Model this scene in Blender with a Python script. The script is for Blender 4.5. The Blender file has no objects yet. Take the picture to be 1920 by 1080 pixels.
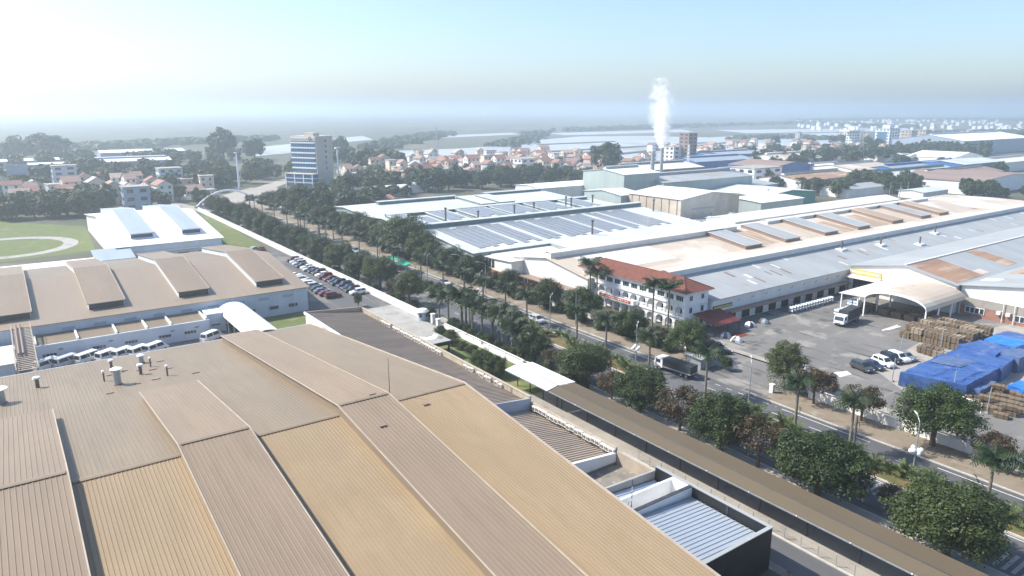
import bpy, math, random
from mathutils import Vector, Matrix, noise
R = random.Random(7)
scene = bpy.context.scene
col = scene.collection
rad = math.radians

# ------------------------------------------------------------------ camera, sky, sun, exposure
cam_d = bpy.data.cameras.new('camera'); cam_d.lens = 25.125; cam_d.sensor_width = 36
cam_d.clip_start = 0.5; cam_d.clip_end = 30000
cam = bpy.data.objects.new('camera', cam_d); col.objects.link(cam)
cam.location = (0, 0, 50); cam.rotation_euler = (rad(90 - 14.036), 0, rad(-35.494))
scene.camera = cam
SUN_AZ, SUN_EL = -43.0, 45.0            # azimuth from +Y towards +X
world = bpy.data.worlds.new('World'); scene.world = world; world.use_nodes = True
wn = world.node_tree.nodes; wl = world.node_tree.links
sky = wn.new('ShaderNodeTexSky'); sky.sky_type = 'NISHITA'; sky.sun_disc = False
sky.sun_elevation = rad(SUN_EL); sky.sun_rotation = rad(SUN_AZ)
sky.altitude = 0; sky.air_density = 1.0; sky.dust_density = 1.6; sky.ozone_density = 4.6
wn['Background'].inputs['Strength'].default_value = 0.15
wl.new(sky.outputs['Color'], wn['Background'].inputs['Color'])
sun_d = bpy.data.lights.new('sun', 'SUN'); sun_d.energy = 5.0; sun_d.angle = rad(0.6); sun_d.color = (1.0, 0.94, 0.84)
sun = bpy.data.objects.new('sun', sun_d); col.objects.link(sun)
ce = math.cos(rad(SUN_EL))
sdir = Vector((math.sin(rad(SUN_AZ)) * ce, math.cos(rad(SUN_AZ)) * ce, math.sin(rad(SUN_EL))))
sun.rotation_euler = (-sdir).to_track_quat('-Z', 'Y').to_euler()
vs = scene.view_settings
vs.view_transform = 'Standard'; vs.look = 'None'; vs.exposure = 0.64; vs.gamma = 1.0; vs.use_curve_mapping = False
scene.render.engine = 'CYCLES'
cy = scene.cycles
cy.use_denoising = True; cy.max_bounces = 6; cy.diffuse_bounces = 3; cy.glossy_bounces = 2
cy.transmission_bounces = 3; cy.volume_bounces = 3; cy.transparent_max_bounces = 8
cy.volume_step_rate = 4.0; cy.volume_max_steps = 128; cy.use_adaptive_sampling = True

# ------------------------------------------------------------------ materials
MATS = {}
def mat(name, c1, c2=None, scale=0.3, rough=0.7, metal=0.0, stretch=(1, 1, 1), fac=(0.35, 0.65), detail=4.0,
        spots=None, spot_scale=0.5, spot_fac=(0.62, 0.7), coords='world', objcol=False, bump=0.0, bump_scale=8.0, spec=0.3, alpha=None):
    if name in MATS: return MATS[name]
    m = bpy.data.materials.new(name); m.use_nodes = True; MATS[name] = m
    N = m.node_tree.nodes; L = m.node_tree.links; b = N['Principled BSDF']
    b.inputs['Roughness'].default_value = rough; b.inputs['Metallic'].default_value = metal
    b.inputs['Specular IOR Level'].default_value = spec
    def vec(st, off=(0, 0, 0)):
        mp = N.new('ShaderNodeMapping'); mp.inputs['Scale'].default_value = st; mp.inputs['Location'].default_value = off
        if coords == 'world':
            g = N.new('ShaderNodeNewGeometry'); L.new(g.outputs['Position'], mp.inputs['Vector'])
        else:
            g = N.new('ShaderNodeTexCoord'); L.new(g.outputs['Object'], mp.inputs['Vector'])
        return mp.outputs['Vector']
    def noisefac(sc, st, f, off=(0, 0, 0), det=detail):
        n = N.new('ShaderNodeTexNoise'); n.inputs['Scale'].default_value = sc; n.inputs['Detail'].default_value = det
        n.inputs['Roughness'].default_value = 0.6
        L.new(vec(st, off), n.inputs['Vector'])
        r = N.new('ShaderNodeMapRange'); r.inputs['From Min'].default_value = f[0]; r.inputs['From Max'].default_value = f[1]
        L.new(n.outputs['Fac'], r.inputs['Value']); return r.outputs['Result']
    def mixc(f, a, bb):
        x = N.new('ShaderNodeMix'); x.data_type = 'RGBA'
        L.new(f, x.inputs['Factor'])
        for s, v in ((6, a), (7, bb)):
            if hasattr(v, 'links'): L.new(v, x.inputs[s])
            else: x.inputs[s].default_value = (*v, 1)
        return x.outputs[2]
    cur = c1
    if objcol:
        oi = N.new('ShaderNodeObjectInfo'); cur = oi.outputs['Color']
    if c2 is not None:
        cur = mixc(noisefac(scale, stretch, fac), cur, c2)
    if spots:
        for i, sp in enumerate(spots):
            c, sc, f = sp[0], sp[1], sp[2]; st = sp[3] if len(sp) > 3 else stretch
            cur = mixc(noisefac(sc, st, f, (17.3 * (i + 1), 5.1 * i, 3.3)), cur, c)
    if hasattr(cur, 'links'): L.new(cur, b.inputs['Base Color'])
    else: b.inputs['Base Color'].default_value = (*cur, 1)
    if bump:
        n = N.new('ShaderNodeTexNoise'); n.inputs['Scale'].default_value = bump_scale; L.new(vec((1, 1, 1)), n.inputs['Vector'])
        bp = N.new('ShaderNodeBump'); bp.inputs['Strength'].default_value = bump; bp.inputs['Distance'].default_value = 0.1
        L.new(n.outputs['Fac'], bp.inputs['Height']); L.new(bp.outputs['Normal'], b.inputs['Normal'])
    return m

def leafmat(name, c1, c2, c3, trans=0.25):
    if name in MATS: return MATS[name]
    m = bpy.data.materials.new(name); m.use_nodes = True; MATS[name] = m
    N = m.node_tree.nodes; L = m.node_tree.links; b = N['Principled BSDF']; out = N['Material Output']
    b.inputs['Roughness'].default_value = 0.55; b.inputs['Specular IOR Level'].default_value = 0.35
    tc = N.new('ShaderNodeTexCoord'); n = N.new('ShaderNodeTexNoise'); n.inputs['Scale'].default_value = 0.9; n.inputs['Detail'].default_value = 3
    L.new(tc.outputs['Object'], n.inputs['Vector'])
    r = N.new('ShaderNodeMapRange'); r.inputs['From Min'].default_value = 0.35; r.inputs['From Max'].default_value = 0.65; L.new(n.outputs['Fac'], r.inputs['Value'])
    x = N.new('ShaderNodeMix'); x.data_type = 'RGBA'; x.inputs[6].default_value = (*c1, 1); x.inputs[7].default_value = (*c2, 1)
    L.new(r.outputs['Result'], x.inputs['Factor'])
    oi = N.new('ShaderNodeObjectInfo'); y = N.new('ShaderNodeMix'); y.data_type = 'RGBA'; y.inputs[7].default_value = (*c3, 1)
    mu = N.new('ShaderNodeMath'); mu.operation = 'MULTIPLY'; mu.inputs[1].default_value = 0.7; L.new(oi.outputs['Random'], mu.inputs[0])
    L.new(mu.outputs[0], y.inputs['Factor']); L.new(x.outputs[2], y.inputs[6])
    L.new(y.outputs[2], b.inputs['Base Color'])
    t = N.new('ShaderNodeBsdfTranslucent'); L.new(y.outputs[2], t.inputs['Color'])
    ms = N.new('ShaderNodeMixShader'); ms.inputs[0].default_value = trans
    L.new(b.outputs[0], ms.inputs[1]); L.new(t.outputs[0], ms.inputs[2]); L.new(ms.outputs[0], out.inputs['Surface'])
    return m

# roofs: streaks run down the slope (along Y)
STR = (1.0, 0.06, 1.0)
M = dict(
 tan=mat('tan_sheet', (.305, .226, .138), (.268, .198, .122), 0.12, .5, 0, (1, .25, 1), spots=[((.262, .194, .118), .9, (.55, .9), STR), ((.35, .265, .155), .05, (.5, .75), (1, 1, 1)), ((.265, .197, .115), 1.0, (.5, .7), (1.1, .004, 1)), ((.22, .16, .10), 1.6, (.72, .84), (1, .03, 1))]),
 mauve=mat('mauve_sheet', (.25, .19, .132), (.218, .166, .117), 0.15, .5, 0, (1, .25, 1), spots=[((.20, .153, .108), .9, (.55, .9), STR), ((.21, .16, .113), 1.0, (.52, .70), (1.1, .004, 1))]),
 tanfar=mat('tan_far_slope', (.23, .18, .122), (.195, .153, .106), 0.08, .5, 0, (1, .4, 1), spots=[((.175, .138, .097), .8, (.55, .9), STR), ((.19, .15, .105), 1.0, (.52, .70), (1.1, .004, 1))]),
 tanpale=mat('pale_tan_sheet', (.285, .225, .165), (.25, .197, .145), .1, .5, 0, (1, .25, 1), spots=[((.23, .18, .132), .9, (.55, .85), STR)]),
 brownroof=mat('brown_ribbed_sheet', (.38, .305, .235), (.31, .25, .195), 0.3, .5, 0, (.2, 1, 1), spots=[((.25, .20, .16), 1.0, (.5, .75), (.1, 1, 1))]),
 trimpale=mat('pale_trim', (.44, .37, .295), (.36, .305, .245), .5, .6),
 sheetgrey=mat('grey_sheet', (.36, .375, .375), (.30, .315, .315), .15, .5, 0, (1, .3, 1), spots=[((.40, .42, .42), 1.1, (.56, .75), STR), ((.33, .27, .22), .09, (.62, .72), (1, 1, 1))]),
 sheetcream=mat('cream_sheet', (.52, .445, .355), (.45, .375, .295), .06, .5, 0, (1, 1, 1), spots=[((.66, .59, .50), .05, (.48, .62), (1, 1, 1)), ((.38, .30, .23), .4, (.6, .78), (.5, .1, 1))]),
 sheetwhite=mat('white_sheet', (.68, .66, .62), (.60, .575, .53), .15, .5, 0, STR, spots=[((.52, .36, .25), .5, (.66, .78), (.5, .12, 1))]),
 coolwhite=mat('cool_white_sheet', (.82, .83, .84), (.74, .76, .78), .2, .45, 0, STR),
 coolgrey=mat('cool_grey_sheet', (.36, .42, .50), (.31, .36, .44), .2, .4, 0, STR),
 greensheet=mat('pale_green_sheet', (.53, .555, .55), (.45, .475, .47), .12, .5, 0, STR, spots=[((.60, .635, .62), .07, (.5, .66), (1, 1, 1))]),
 greenwall=mat('pale_green_wall', (.385, .45, .43), (.33, .39, .375), .2, .6, 0, (1, 1, .1)),
 greendark=mat('green_wall_sheet', (.10, .30, .22), (.08, .24, .18), .2, .6),
 rust=mat('rusted_sheet', (.36, .22, .14), (.26, .165, .11), .25, .8, 0, (.2, 1, 1), spots=[((.50, .41, .32), .3, (.5, .72), (.2, 1, 1))]),
 brownsheet=mat('brown_sheet', (.28, .20, .16), (.22, .155, .125), .2, .6, 0, STR, spots=[((.40, .31, .25), .4, (.58, .75), STR)]),
 bluesheet=mat('blue_sheet', (.05, .16, .42), (.04, .12, .33), .2, .5, 0, STR),
 bluegreysheet=mat('blue_grey_sheet', (.31, .355, .405), (.265, .305, .355), .2, .5, 0, STR),
 translucent=mat('skylight_sheet', (.78, .80, .80), (.68, .71, .72), .5, .35),
 stain=mat('white_wall_stained', (.78, .765, .73), (.70, .68, .64), .3, .75, 0, (1, 1, .12), spots=[((.50, .43, .35), 1.2, (.64, .8), (1, 1, .07))]),
 white=mat('white_paint', (.80, .80, .79), (.73, .73, .72), .4, .6),
 walle=mat('blue_shaded_wall', (.55, .60, .66), (.49, .54, .60), .3, .7, 0, (1, 1, .2)),  # bluish shade of the left hall's near wall put into the base colour
 grime=mat('grimy_parapet', (.42, .38, .30), (.32, .29, .23), .5, .85, 0, (1, 1, 1), spots=[((.10, .085, .07), 1.1, (.54, .7), (1, 1, .12))]),
 concrete=mat('concrete', (.36, .35, .33), (.28, .275, .26), .25, .85, spots=[((.17, .165, .155), .35, (.58, .72))]),
 concretedark=mat('stained_concrete', (.24, .22, .18), (.17, .155, .13), .4, .9, spots=[((.07, .065, .05), .5, (.56, .66)), ((.36, .33, .28), .8, (.58, .7))]),
 black=mat('black_cladding', (.012, .013, .017), (.02, .021, .026), .4, .5),
 darkmetal=mat('dark_metal', (.05, .055, .06), (.08, .08, .085), .8, .45, .3),
 steel=mat('galvanised_steel', (.42, .44, .46), (.33, .35, .37), .8, .45, .4),
 rustpipe=mat('sooty_pipe', (.10, .085, .08), (.16, .13, .11), 1.2, .7),
 glass=mat('window_glass', (.02, .03, .045), (.035, .05, .07), .3, .08, 0, spec=.6),
 glassblue=mat('blue_glass', (.06, .15, .26), (.04, .11, .20), .06, .06, 0, spec=.7),
 solar=mat('solar_cells', (.215, .225, .24), (.25, .258, .27), .6, .25, 0, spec=.5),
 brick=mat('brick_red_base', (.36, .19, .14), (.28, .14, .10), .5, .85),
 tile=mat('red_roof_tile', (.18, .066, .046), (.14, .052, .038), .5, .75, 0, (1, 1, 1), spots=[((.22, .088, .062), 2.0, (.55, .7))]),
 tileold=mat('old_red_tile', (.34, .17, .12), (.24, .12, .09), .4, .8, spots=[((.44, .29, .23), .7, (.55, .72))]),
 redtin=mat('red_tin', (.16, .03, .024), (.11, .024, .02), .5, .6),
 redcarpet=mat('red_carpet', (.19, .035, .026), (.15, .03, .022), .6, .9),
 asphalt=mat('asphalt', (.115, .118, .122), (.09, .092, .096), .12, .85, 0, (1, .25, 1), spots=[((.15, .148, .142), .3, (.56, .72), (1, .1, 1)), ((.065, .066, .07), .5, (.60, .68), (1.3, .02, 1)), ((.17, .165, .155), .12, (.60, .64), (1, .5, 1))], bump=.1),
 yard=mat('yard_slab', (.185, .177, .165), (.145, .14, .132), .07, .85, spots=[((.26, .245, .225), .12, (.55, .62)), ((.09, .088, .085), .18, (.60, .68)), ((.07, .068, .066), .9, (.66, .74)), ((.075, .073, .07), .35, (.60, .66), (1.4, .12, 1)), ((.22, .21, .19), .5, (.60, .68), (.15, 1.2, 1))], bump=.1),
 yardlight=mat('worn_concrete', (.36, .33, .29), (.29, .265, .235), .2, .9, spots=[((.21, .19, .165), .25, (.58, .7))]),
 sand=mat('sandy_pavement', (.245, .205, .155), (.20, .165, .125), .25, .95, spots=[((.16, .125, .085), .4, (.58, .7)), ((.30, .26, .205), .2, (.58, .68))], bump=.2),
 kerb=mat('kerb_stone', (.50, .48, .44), (.40, .38, .34), .6, .9),
 soil=mat('median_soil', (.20, .13, .065), (.13, .105, .045), .5, .95, spots=[((.08, .11, .03), .6, (.52, .62))], bump=.3),
 lawn=mat('lawn_grass', (.10, .135, .04), (.13, .15, .052), .25, .95, spots=[((.085, .125, .03), .5, (.55, .7)), ((.22, .20, .09), .15, (.58, .7))], bump=.3, bump_scale=3),
 paint=mat('road_paint', (.72, .72, .70), (.55, .55, .53), 1.5, .7),
 bark=mat('bark', (.13, .10, .075), (.085, .065, .05), 2.0, .9, coords='obj'),
 palmtrunk=mat('palm_trunk', (.24, .215, .18), (.16, .14, .115), 1.5, .85, 0, (1, 1, 2.5), coords='obj'),
 palmshaft=mat('palm_shaft', (.10, .17, .05), (.13, .20, .07), 1.0, .5, coords='obj'),
 wood=mat('sawn_timber', (.20, .148, .092), (.15, .112, .074), 1.2, .85, spots=[((.17, .115, .07), .9, (.58, .7))]),
 woodtop=mat('bleached_boards', (.34, .275, .195), (.25, .195, .135), 1.0, .85, spots=[((.22, .16, .11), .7, (.58, .7))]),
 tarp=mat('blue_tarpaulin', (.026, .075, .25), (.05, .115, .30), .35, .45, spots=[((.055, .115, .32), .6, (.52, .66), (1, .4, 1)), ((.10, .15, .30), .25, (.60, .68)), ((.012, .04, .18), 1.4, (.6, .7))], bump=.5, bump_scale=2.2, spec=.5),
 tarpbright=mat('bright_blue_tarpaulin', (.03, .20, .62), (.02, .15, .52), .6, .4, bump=.5, bump_scale=2.5, spec=.5),
 tarpgrey=mat('faded_blue_tarpaulin', (.10, .15, .27), (.07, .11, .22), .6, .5, bump=.4, bump_scale=2.5),
 truckcloth=mat('black_green_tarpaulin', (.05, .055, .058), (.035, .038, .04), .8, .6, bump=.3, bump_scale=2.0),
 car=mat('car_paint', (.5, .5, .5), None, objcol=True, rough=.28, spec=.6),
 tyre=mat('rubber', (.015, .015, .015), None, rough=.8),
 rim=mat('alloy', (.40, .40, .42), None, rough=.35, metal=.7),
 lampglass=mat('head_lamp', (.75, .77, .78), None, rough=.2, spec=.7),
 taillamp=mat('tail_lamp', (.35, .02, .015), None, rough=.3),
 plaster=mat('house_wall', (.5, .5, .5), (.42, .41, .40), .4, .85, objcol=True, fac=(.45, .9)),
 houseroof=mat('house_roof', (.3, .2, .1), (.22, .15, .12), .5, .8, objcol=True, fac=(.45, .85)),
 acwhite=mat('white_casing', (.74, .73, .69), (.64, .62, .57), 1.5, .55),
 acgrille=mat('fan_grille', (.10, .10, .10), (.16, .16, .15), 3.0, .6),
 green=mat('green_awning', (.02, .36, .20), (.02, .28, .16), .6, .5),
 red=mat('red_board', (.42, .035, .03), (.36, .03, .03), .6, .6),
 yellow=mat('yellow_board', (.55, .46, .13), (.46, .39, .12), .7, .6),
 lettering=mat('pale_lettering', (.80, .76, .60), None, rough=.6),
 stone=mat('tower_cladding', (.56, .51, .44), (.50, .455, .39), .12, .7, 0, (1, 1, .3)),
 bush=leafmat('shrub_leaf', (.055, .085, .022), (.09, .12, .035), (.11, .13, .045)),
 leafa=leafmat('dark_leaf', (.015, .032, .007), (.036, .064, .012), (.07, .095, .023)),
 leafb=leafmat('mid_leaf', (.022, .048, .010), (.045, .082, .016), (.07, .095, .022)),
 leafc=leafmat('rusty_leaf', (.06, .042, .02), (.042, .044, .018), (.085, .048, .022)),
 leafy=leafmat('yellow_green_leaf', (.05, .07, .014), (.08, .095, .02), (.06, .08, .02)),
 frond=leafmat('palm_frond', (.012, .032, .008), (.025, .052, .012), (.036, .052, .017)),
 frondy=leafmat('palmetto_frond', (.085, .125, .035), (.12, .155, .045), (.08, .11, .035)),
)

# ------------------------------------------------------------------ mesh building
OFF = {}
class MB:
    def __init__(s): s.v = []; s.f = []; s.smooth = False
    def face(s, pts):
        n = len(s.v); s.v += [tuple(p) for p in pts]; s.f.append(tuple(range(n, n + len(pts)))); return s
    def box(s, x0, x1, y0, y1, z0, z1):
        n = len(s.v)
        s.v += [(x0, y0, z0), (x1, y0, z0), (x1, y1, z0), (x0, y1, z0), (x0, y0, z1), (x1, y0, z1), (x1, y1, z1), (x0, y1, z1)]
        s.f += [tuple(n + i for i in q) for q in ((0, 3, 2, 1), (4, 5, 6, 7), (0, 1, 5, 4), (1, 2, 6, 5), (2, 3, 7, 6), (3, 0, 4, 7))]
        return s
    def hexa(s, p):
        n = len(s.v); s.v += [tuple(q) for q in p]
        s.f += [tuple(n + i for i in q) for q in ((0, 3, 2, 1), (4, 5, 6, 7), (0, 1, 5, 4), (1, 2, 6, 5), (2, 3, 7, 6), (3, 0, 4, 7))]
        return s
    def prism(s, poly, a, b, axis):
        """poly: 2-D points; extruded from a to b along axis x (poly=(y,z)), y (poly=(x,z)) or z (poly=(x,y))."""
        def P(p, t): return (t, p[0], p[1]) if axis == 'x' else ((p[0], t, p[1]) if axis == 'y' else (p[0], p[1], t))
        n = len(s.v); k = len(poly)
        s.v += [P(p, a) for p in poly] + [P(p, b) for p in poly]
        s.f.append(tuple(n + i for i in range(k))); s.f.append(tuple(n + k + i for i in reversed(range(k))))
        for i in range(k):
            j = (i + 1) % k; s.f.append((n + i, n + k + i, n + k + j, n + j))
        return s
    def tube(s, pts, rads, seg=8, cap=True):
        n0 = len(s.v); pts = [Vector(p) for p in pts]
        for i, p in enumerate(pts):
            d = (pts[min(i + 1, len(pts) - 1)] - pts[max(i - 1, 0)]).normalized()
            a = d.orthogonal().normalized() if abs(d.z) < .99 else Vector((1, 0, 0)); b = d.cross(a).normalized(); a = b.cross(d).normalized()
            r = rads[i] if hasattr(rads, '__len__') else rads
            for k in range(seg):
                t = 2 * math.pi * k / seg; q = p + (a * math.cos(t) + b * math.sin(t)) * r; s.v.append(tuple(q))
        for i in range(len(pts) - 1):
            for k in range(seg):
                j = (k + 1) % seg
                s.f.append((n0 + i * seg + k, n0 + i * seg + j, n0 + (i + 1) * seg + j, n0 + (i + 1) * seg + k))
        if cap:
            s.f.append(tuple(n0 + k for k in reversed(range(seg)))); s.f.append(tuple(n0 + (len(pts) - 1) * seg + k for k in range(seg)))
        return s
    def mesh(s, name, off=(0, 0, 0)):
        me = bpy.data.meshes.new(name)
        me.from_pydata([(x - off[0], y - off[1], z - off[2]) for x, y, z in s.v], [], s.f); me.update()
        if s.smooth:
            for p in me.polygons: p.use_smooth = True
        return me
    def build(s, name, m, parent=None, color=None):
        off = OFF.get(parent.name, (0, 0, 0)) if parent else (0, 0, 0)
        me = s.mesh(name, off); me.materials.append(M[m] if isinstance(m, str) else m)
        o = bpy.data.objects.new(name, me); col.objects.link(o)
        if parent: o.parent = parent; OFF[o.name] = off
        if color: o.color = (*color, 1)
        return o
def tag(o, label=None, cat=None, group=None, kind=None):
    if label: o['label'] = label
    if cat: o['category'] = cat
    if group: o['group'] = group
    if kind: o['kind'] = kind
    return o
def thing(name, label, cat, loc=(0, 0, 0), rz=0.0, group=None):
    o = bpy.data.objects.new(name, None); o.empty_display_size = .5; col.objects.link(o)
    o.location = loc; o.rotation_euler = (0, 0, rz); tag(o, label, cat, group)
    OFF[o.name] = tuple(loc); return o
def local_thing(name, label, cat, group=None):
    o = thing(name, label, cat, (0, 0, 0), 0, group); return o
def copy_tree(o, parent=None):
    c = o.copy(); col.objects.link(c); c.parent = parent
    for ch in o.children: copy_tree(ch, c)
    return c
def struct(name, mb, m, kind='structure', label=None):
    o = mb.build(name, m); o['kind'] = kind
    if label: o['label'] = label
    return o
ORD = ['first', 'second', 'third', 'fourth', 'fifth', 'sixth', 'seventh', 'eighth', 'ninth', 'tenth', 'eleventh', 'twelfth', 'thirteenth', 'fourteenth', 'fifteenth',
       'sixteenth', 'seventeenth', 'eighteenth', 'nineteenth', 'twentieth']
TENS = {2: 'twenty', 3: 'thirty', 4: 'forty', 5: 'fifty', 6: 'sixty', 7: 'seventy', 8: 'eighty', 9: 'ninety'}
def nth(i):
    if i < 20: return ORD[i]
    n = i + 1
    if n % 10 == 0: return TENS[n // 10][:-1] + 'ieth'
    return TENS[n // 10] + '-' + ORD[n % 10 - 1]

# ------------------------------------------------------------------ ground, roads, yards
def poly_sheet(name, pts, z, m, kind='structure', th=None):
    mb = MB()
    if th: mb.prism(pts, z - th, z, 'z')
    else: mb.face([(x, y, z) for x, y in pts])
    return struct(name, mb, m, kind)
def rect(name, x0, x1, y0, y1, z, m, th=None): return poly_sheet(name, [(x0, y0), (x1, y0), (x1, y1), (x0, y1)], z, m, th=th)

M['ground'] = mat('plain_ground', (.075, .08, .055), (.11, .105, .078), .012, .95, spots=[((.06, .072, .042), .03, (.5, .6)), ((.16, .145, .10), .02, (.58, .64)), ((.20, .19, .16), .006, (.62, .66))])
M['fieldgreen'] = mat('green_field', (.09, .10, .07), (.105, .11, .08), .01, .95, 0, (1, .4, 1), spots=[((.13, .125, .075), .02, (.55, .62), (1, .3, 1))])
M['fieldbrown'] = mat('brown_field', (.15, .135, .10), (.12, .11, .085), .01, .95, 0, (1, .4, 1), spots=[((.09, .10, .06), .015, (.5, .6), (1, .3, 1))])
M['water'] = mat('pond_water', (.46, .47, .48), (.38, .39, .41), .006, .3, 0, spots=[((.28, .27, .23), .012, (.58, .62), (1, .4, 1))], spec=.5)  # pale base colour stands in for the sky reflected in the ponds
M['dike'] = mat('dike_soil', (.14, .13, .09), (.09, .10, .055), .03, .95)
rect('ground', -9000, 12000, -600, 14000, 0, 'ground')
rect('service_yard', -60, 66, 146.2, 176, .03, 'yard')
rect('ground_apron', 64.2, 80, 18, 92, .03, 'concretedark')
rect('lane', 65.6, 70.4, 10, 62, .06, 'asphalt')
rect('verge', 70.4, 76.9, 10, 100, .05, 'yardlight')
rect('car_park', 59, 79.7, 149, 262, .05, 'asphalt')
rect('slab', 64.8, 79.6, 138.5, 166, .08, 'concrete')
rect('garden_lawn', 65, 79.6, 96, 138.4, .07, 'lawn')
rect('lawn_strip', 46, 61, 156, 173, .10, 'lawn')
poly_sheet('park_lawn', [(75.61, 370.1), (81.31, 366.04), (77.16, 269.84), (73.97, 261.84), (65.34, 270.5), (64.08, 288.69)], .07, 'lawn')
rect('park_lane', 59.5, 70, 262, 300, .04, 'asphalt')
poly_sheet('test_lawn', [(-2.26, 402.62), (28.03, 362.09), (25.2, 296.62), (-3.6, 291.87), (-27.0, 308.55), (-34.23, 425.42)], .05, 'lawn')
def ring_path(name, c, rx, ry, w, z, m, a0=0, a1=360):
    mb = MB(); n = 48; P = []
    for i in range(n + 1):
        t = rad(a0 + (a1 - a0) * i / n)
        P.append(((c[0] + math.cos(t) * (rx - w / 2), c[1] + math.sin(t) * (ry - w / 2), z), (c[0] + math.cos(t) * (rx + w / 2), c[1] + math.sin(t) * (ry + w / 2), z)))
    for i in range(n): mb.face([P[i][0], P[i][1], P[i + 1][1], P[i + 1][0]])
    return struct(name, mb, m)
c_ = (-1.61, 322.08)
ring_path('test_track', c_, 21, 22, 5, .10, 'concrete')
# the avenue: two carriageways, median, pavements with kerbs
rect('road', 84.2, 105.4, -40, 395, .03, 'asphalt')
rect('pavement', 80.2, 84.2, -40, 390, .15, 'yardlight', .14)
rect('far_pavement', 105.4, 112, -40, 71.5, .16, 'sand', .15)
rect('far_pavement', 105.4, 112, 93, 395, .16, 'sand', .15)
rect('gate_apron', 105.4, 122, 71.5, 93, .06, 'yard')
rect('median', 94.0, 98.9, 3, 72, .18, 'soil', .17)
rect('median', 94.0, 98.9, 92, 185, .18, 'soil', .17)
rect('median', 94.0, 98.9, 200, 385, .18, 'soil', .17)
for (y0, y1) in ((3, 72), (92, 185), (200, 385)):
    struct('kerb', MB().box(93.72, 93.99, y0, y1, 0.0, .24), 'kerb'); struct('kerb', MB().box(98.91, 99.18, y0, y1, 0.0, .24), 'kerb')
struct('kerb', MB().box(105.12, 105.38, -40, 71.5, 0, .2), 'kerb'); struct('kerb', MB().box(105.12, 105.38, 93, 395, 0, .2), 'kerb')
struct('kerb', MB().box(84.22, 84.45, -40, 390, 0, .19), 'kerb')
def line(name, x0, x1, y0, y1, z=.045): return rect(name, x0, x1, y0, y1, z, 'paint')
line('road_marking', 103.9, 104.07, -30, 40.5); line('road_marking', 103.9, 104.07, 50.5, 67); line('road_marking', 103.9, 104.07, 93, 390)
y = 66
while y < 93: line('road_marking', 103.9, 104.05, y, y + 1.2); y += 2.6
y = -20
while y < 390: line('road_marking', 101.3, 101.43, y, y + 2.2); y += 7
line('road_marking', 93.2, 93.34, 5, 390)
y = -20
while y < 390: line('road_marking', 89.2, 89.33, y, y + 2.2); y += 7
for k in range(7): rect('road_marking', 89.0 + .05 * k, 93.1, 37.0 + k * .95, 37.45 + k * .95, .046, 'yardlight')
for k in range(6): rect('road_marking', 85.4, 89.6, 22.0 + k * .95, 22.45 + k * .95, .046, 'yardlight')
# junction and the roads beyond
poly_sheet('junction', [(83.77, 402.69), (98.28, 438.13), (134.04, 483.85), (148.32, 473.67), (139.73, 408.56), (128.0, 337.2), (116.4, 324.03), (101.26, 343.15), (94.96, 365.31)], .05, 'yardlight')
poly_sheet('far_road', [(121.03, 455.24), (136.9, 481.82), (174.9, 537.71), (232.26, 592.77), (226.94, 570.12), (168.61, 507.31), (136.73, 458.61)], .06, 'yardlight')
poly_sheet('far_road', [(83.77, 402.69), (77.86, 428.75), (67.26, 414.46), (72.4, 400.58), (80.8, 380.06)], .07, 'yardlight')
# the factory yard
poly_sheet('yard', [(112.2, 28), (205, 28), (205, 104.5), (133, 104.5), (122, 104), (122, 93), (112.2, 93)], .02, 'yard')
poly_sheet('yard_edge', [(112.4, 28), (118.5, 28), (119.5, 66), (112.4, 66)], .04, 'yardlight')
poly_sheet('yard_edge', [(127, 55), (160, 44), (205, 38), (205, 62), (160, 70), (136, 67)], .035, 'yardlight')
for k in range(3): rect('yard_strip', 121.4 + k * .85, 122.2 + k * .85, 80, 96.5, .06, 'yardlight')
poly_sheet('yard_marking', [(127.63, 70.62), (130.59, 69.59), (129.69, 68.09), (126.22, 68.46)], .06, 'paint')
poly_sheet('yard_marking', [(162.82, 79.73), (170.15, 79.73), (169.37, 79.22), (162.2, 79.15)], .06, 'paint')
poly_sheet('yard_marking', [(164.25, 79.22), (169.79, 78.92), (169.02, 78.41), (163.52, 78.72)], .06, 'paint')
# the plain beyond: fields and flooded ponds
poly_sheet('pond', [(334.57, 728.47), (388.46, 814.39), (494.58, 813.5), (609.64, 854.89), (751.0, 983.03), (706.09, 914.47), (490.72, 688.13), (396.4, 652.34)], .3, 'water')
poly_sheet('pond', [(410.2, 593.51), (758.36, 977.78), (910.14, 1050.0), (1020.81, 1005.37), (1065.54, 874.49), (1300.7, 917.39), (1513.86, 892.22), (1313.31, 762.5), (897.74, 649.44), (651.11, 525.32), (528.92, 490.64), (490.77, 517.84), (471.99, 568.42)], .3, 'water')
poly_sheet('pond', [(1461.41, 1184.39), (2060.86, 1013.12), (1768.44, 856.07), (1321.53, 985.22)], .3, 'water')
poly_sheet('pond', [(700.18, 606.29), (925.59, 669.73), (1159.58, 691.66), (1061.77, 615.32), (812.4, 571.1), (661.66, 541.44)], .34, 'water')
poly_sheet('pond', [(277.28, 984.65), (360.72, 1072.56), (280.91, 837.75), (233.55, 811.67)], .3, 'water')
poly_sheet('pond', [(488.66, 1225.9), (584.4, 1316.59), (526.47, 1143.15), (435.67, 1061.81)], .3, 'water')
poly_sheet('pond', [(967.19, 1237.91), (1433.8, 1263.08), (1316.54, 1127.57), (921.9, 1111.6)], .3, 'water')
poly_sheet('pond', [(655.08, 1231.9), (932.12, 1307.08), (885.55, 1213.45), (622.17, 1130.68)], .3, 'water')
poly_sheet('field', [(404.08, 846.94), (585.36, 1101.15), (827.87, 1108.68), (665.46, 897.94), (510.27, 786.55)], .2, 'fieldgreen')
poly_sheet('field', [(651.54, 1268.71), (957.86, 1244.56), (852.96, 1125.07), (588.45, 1126.34)], .2, 'fieldbrown')
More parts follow.
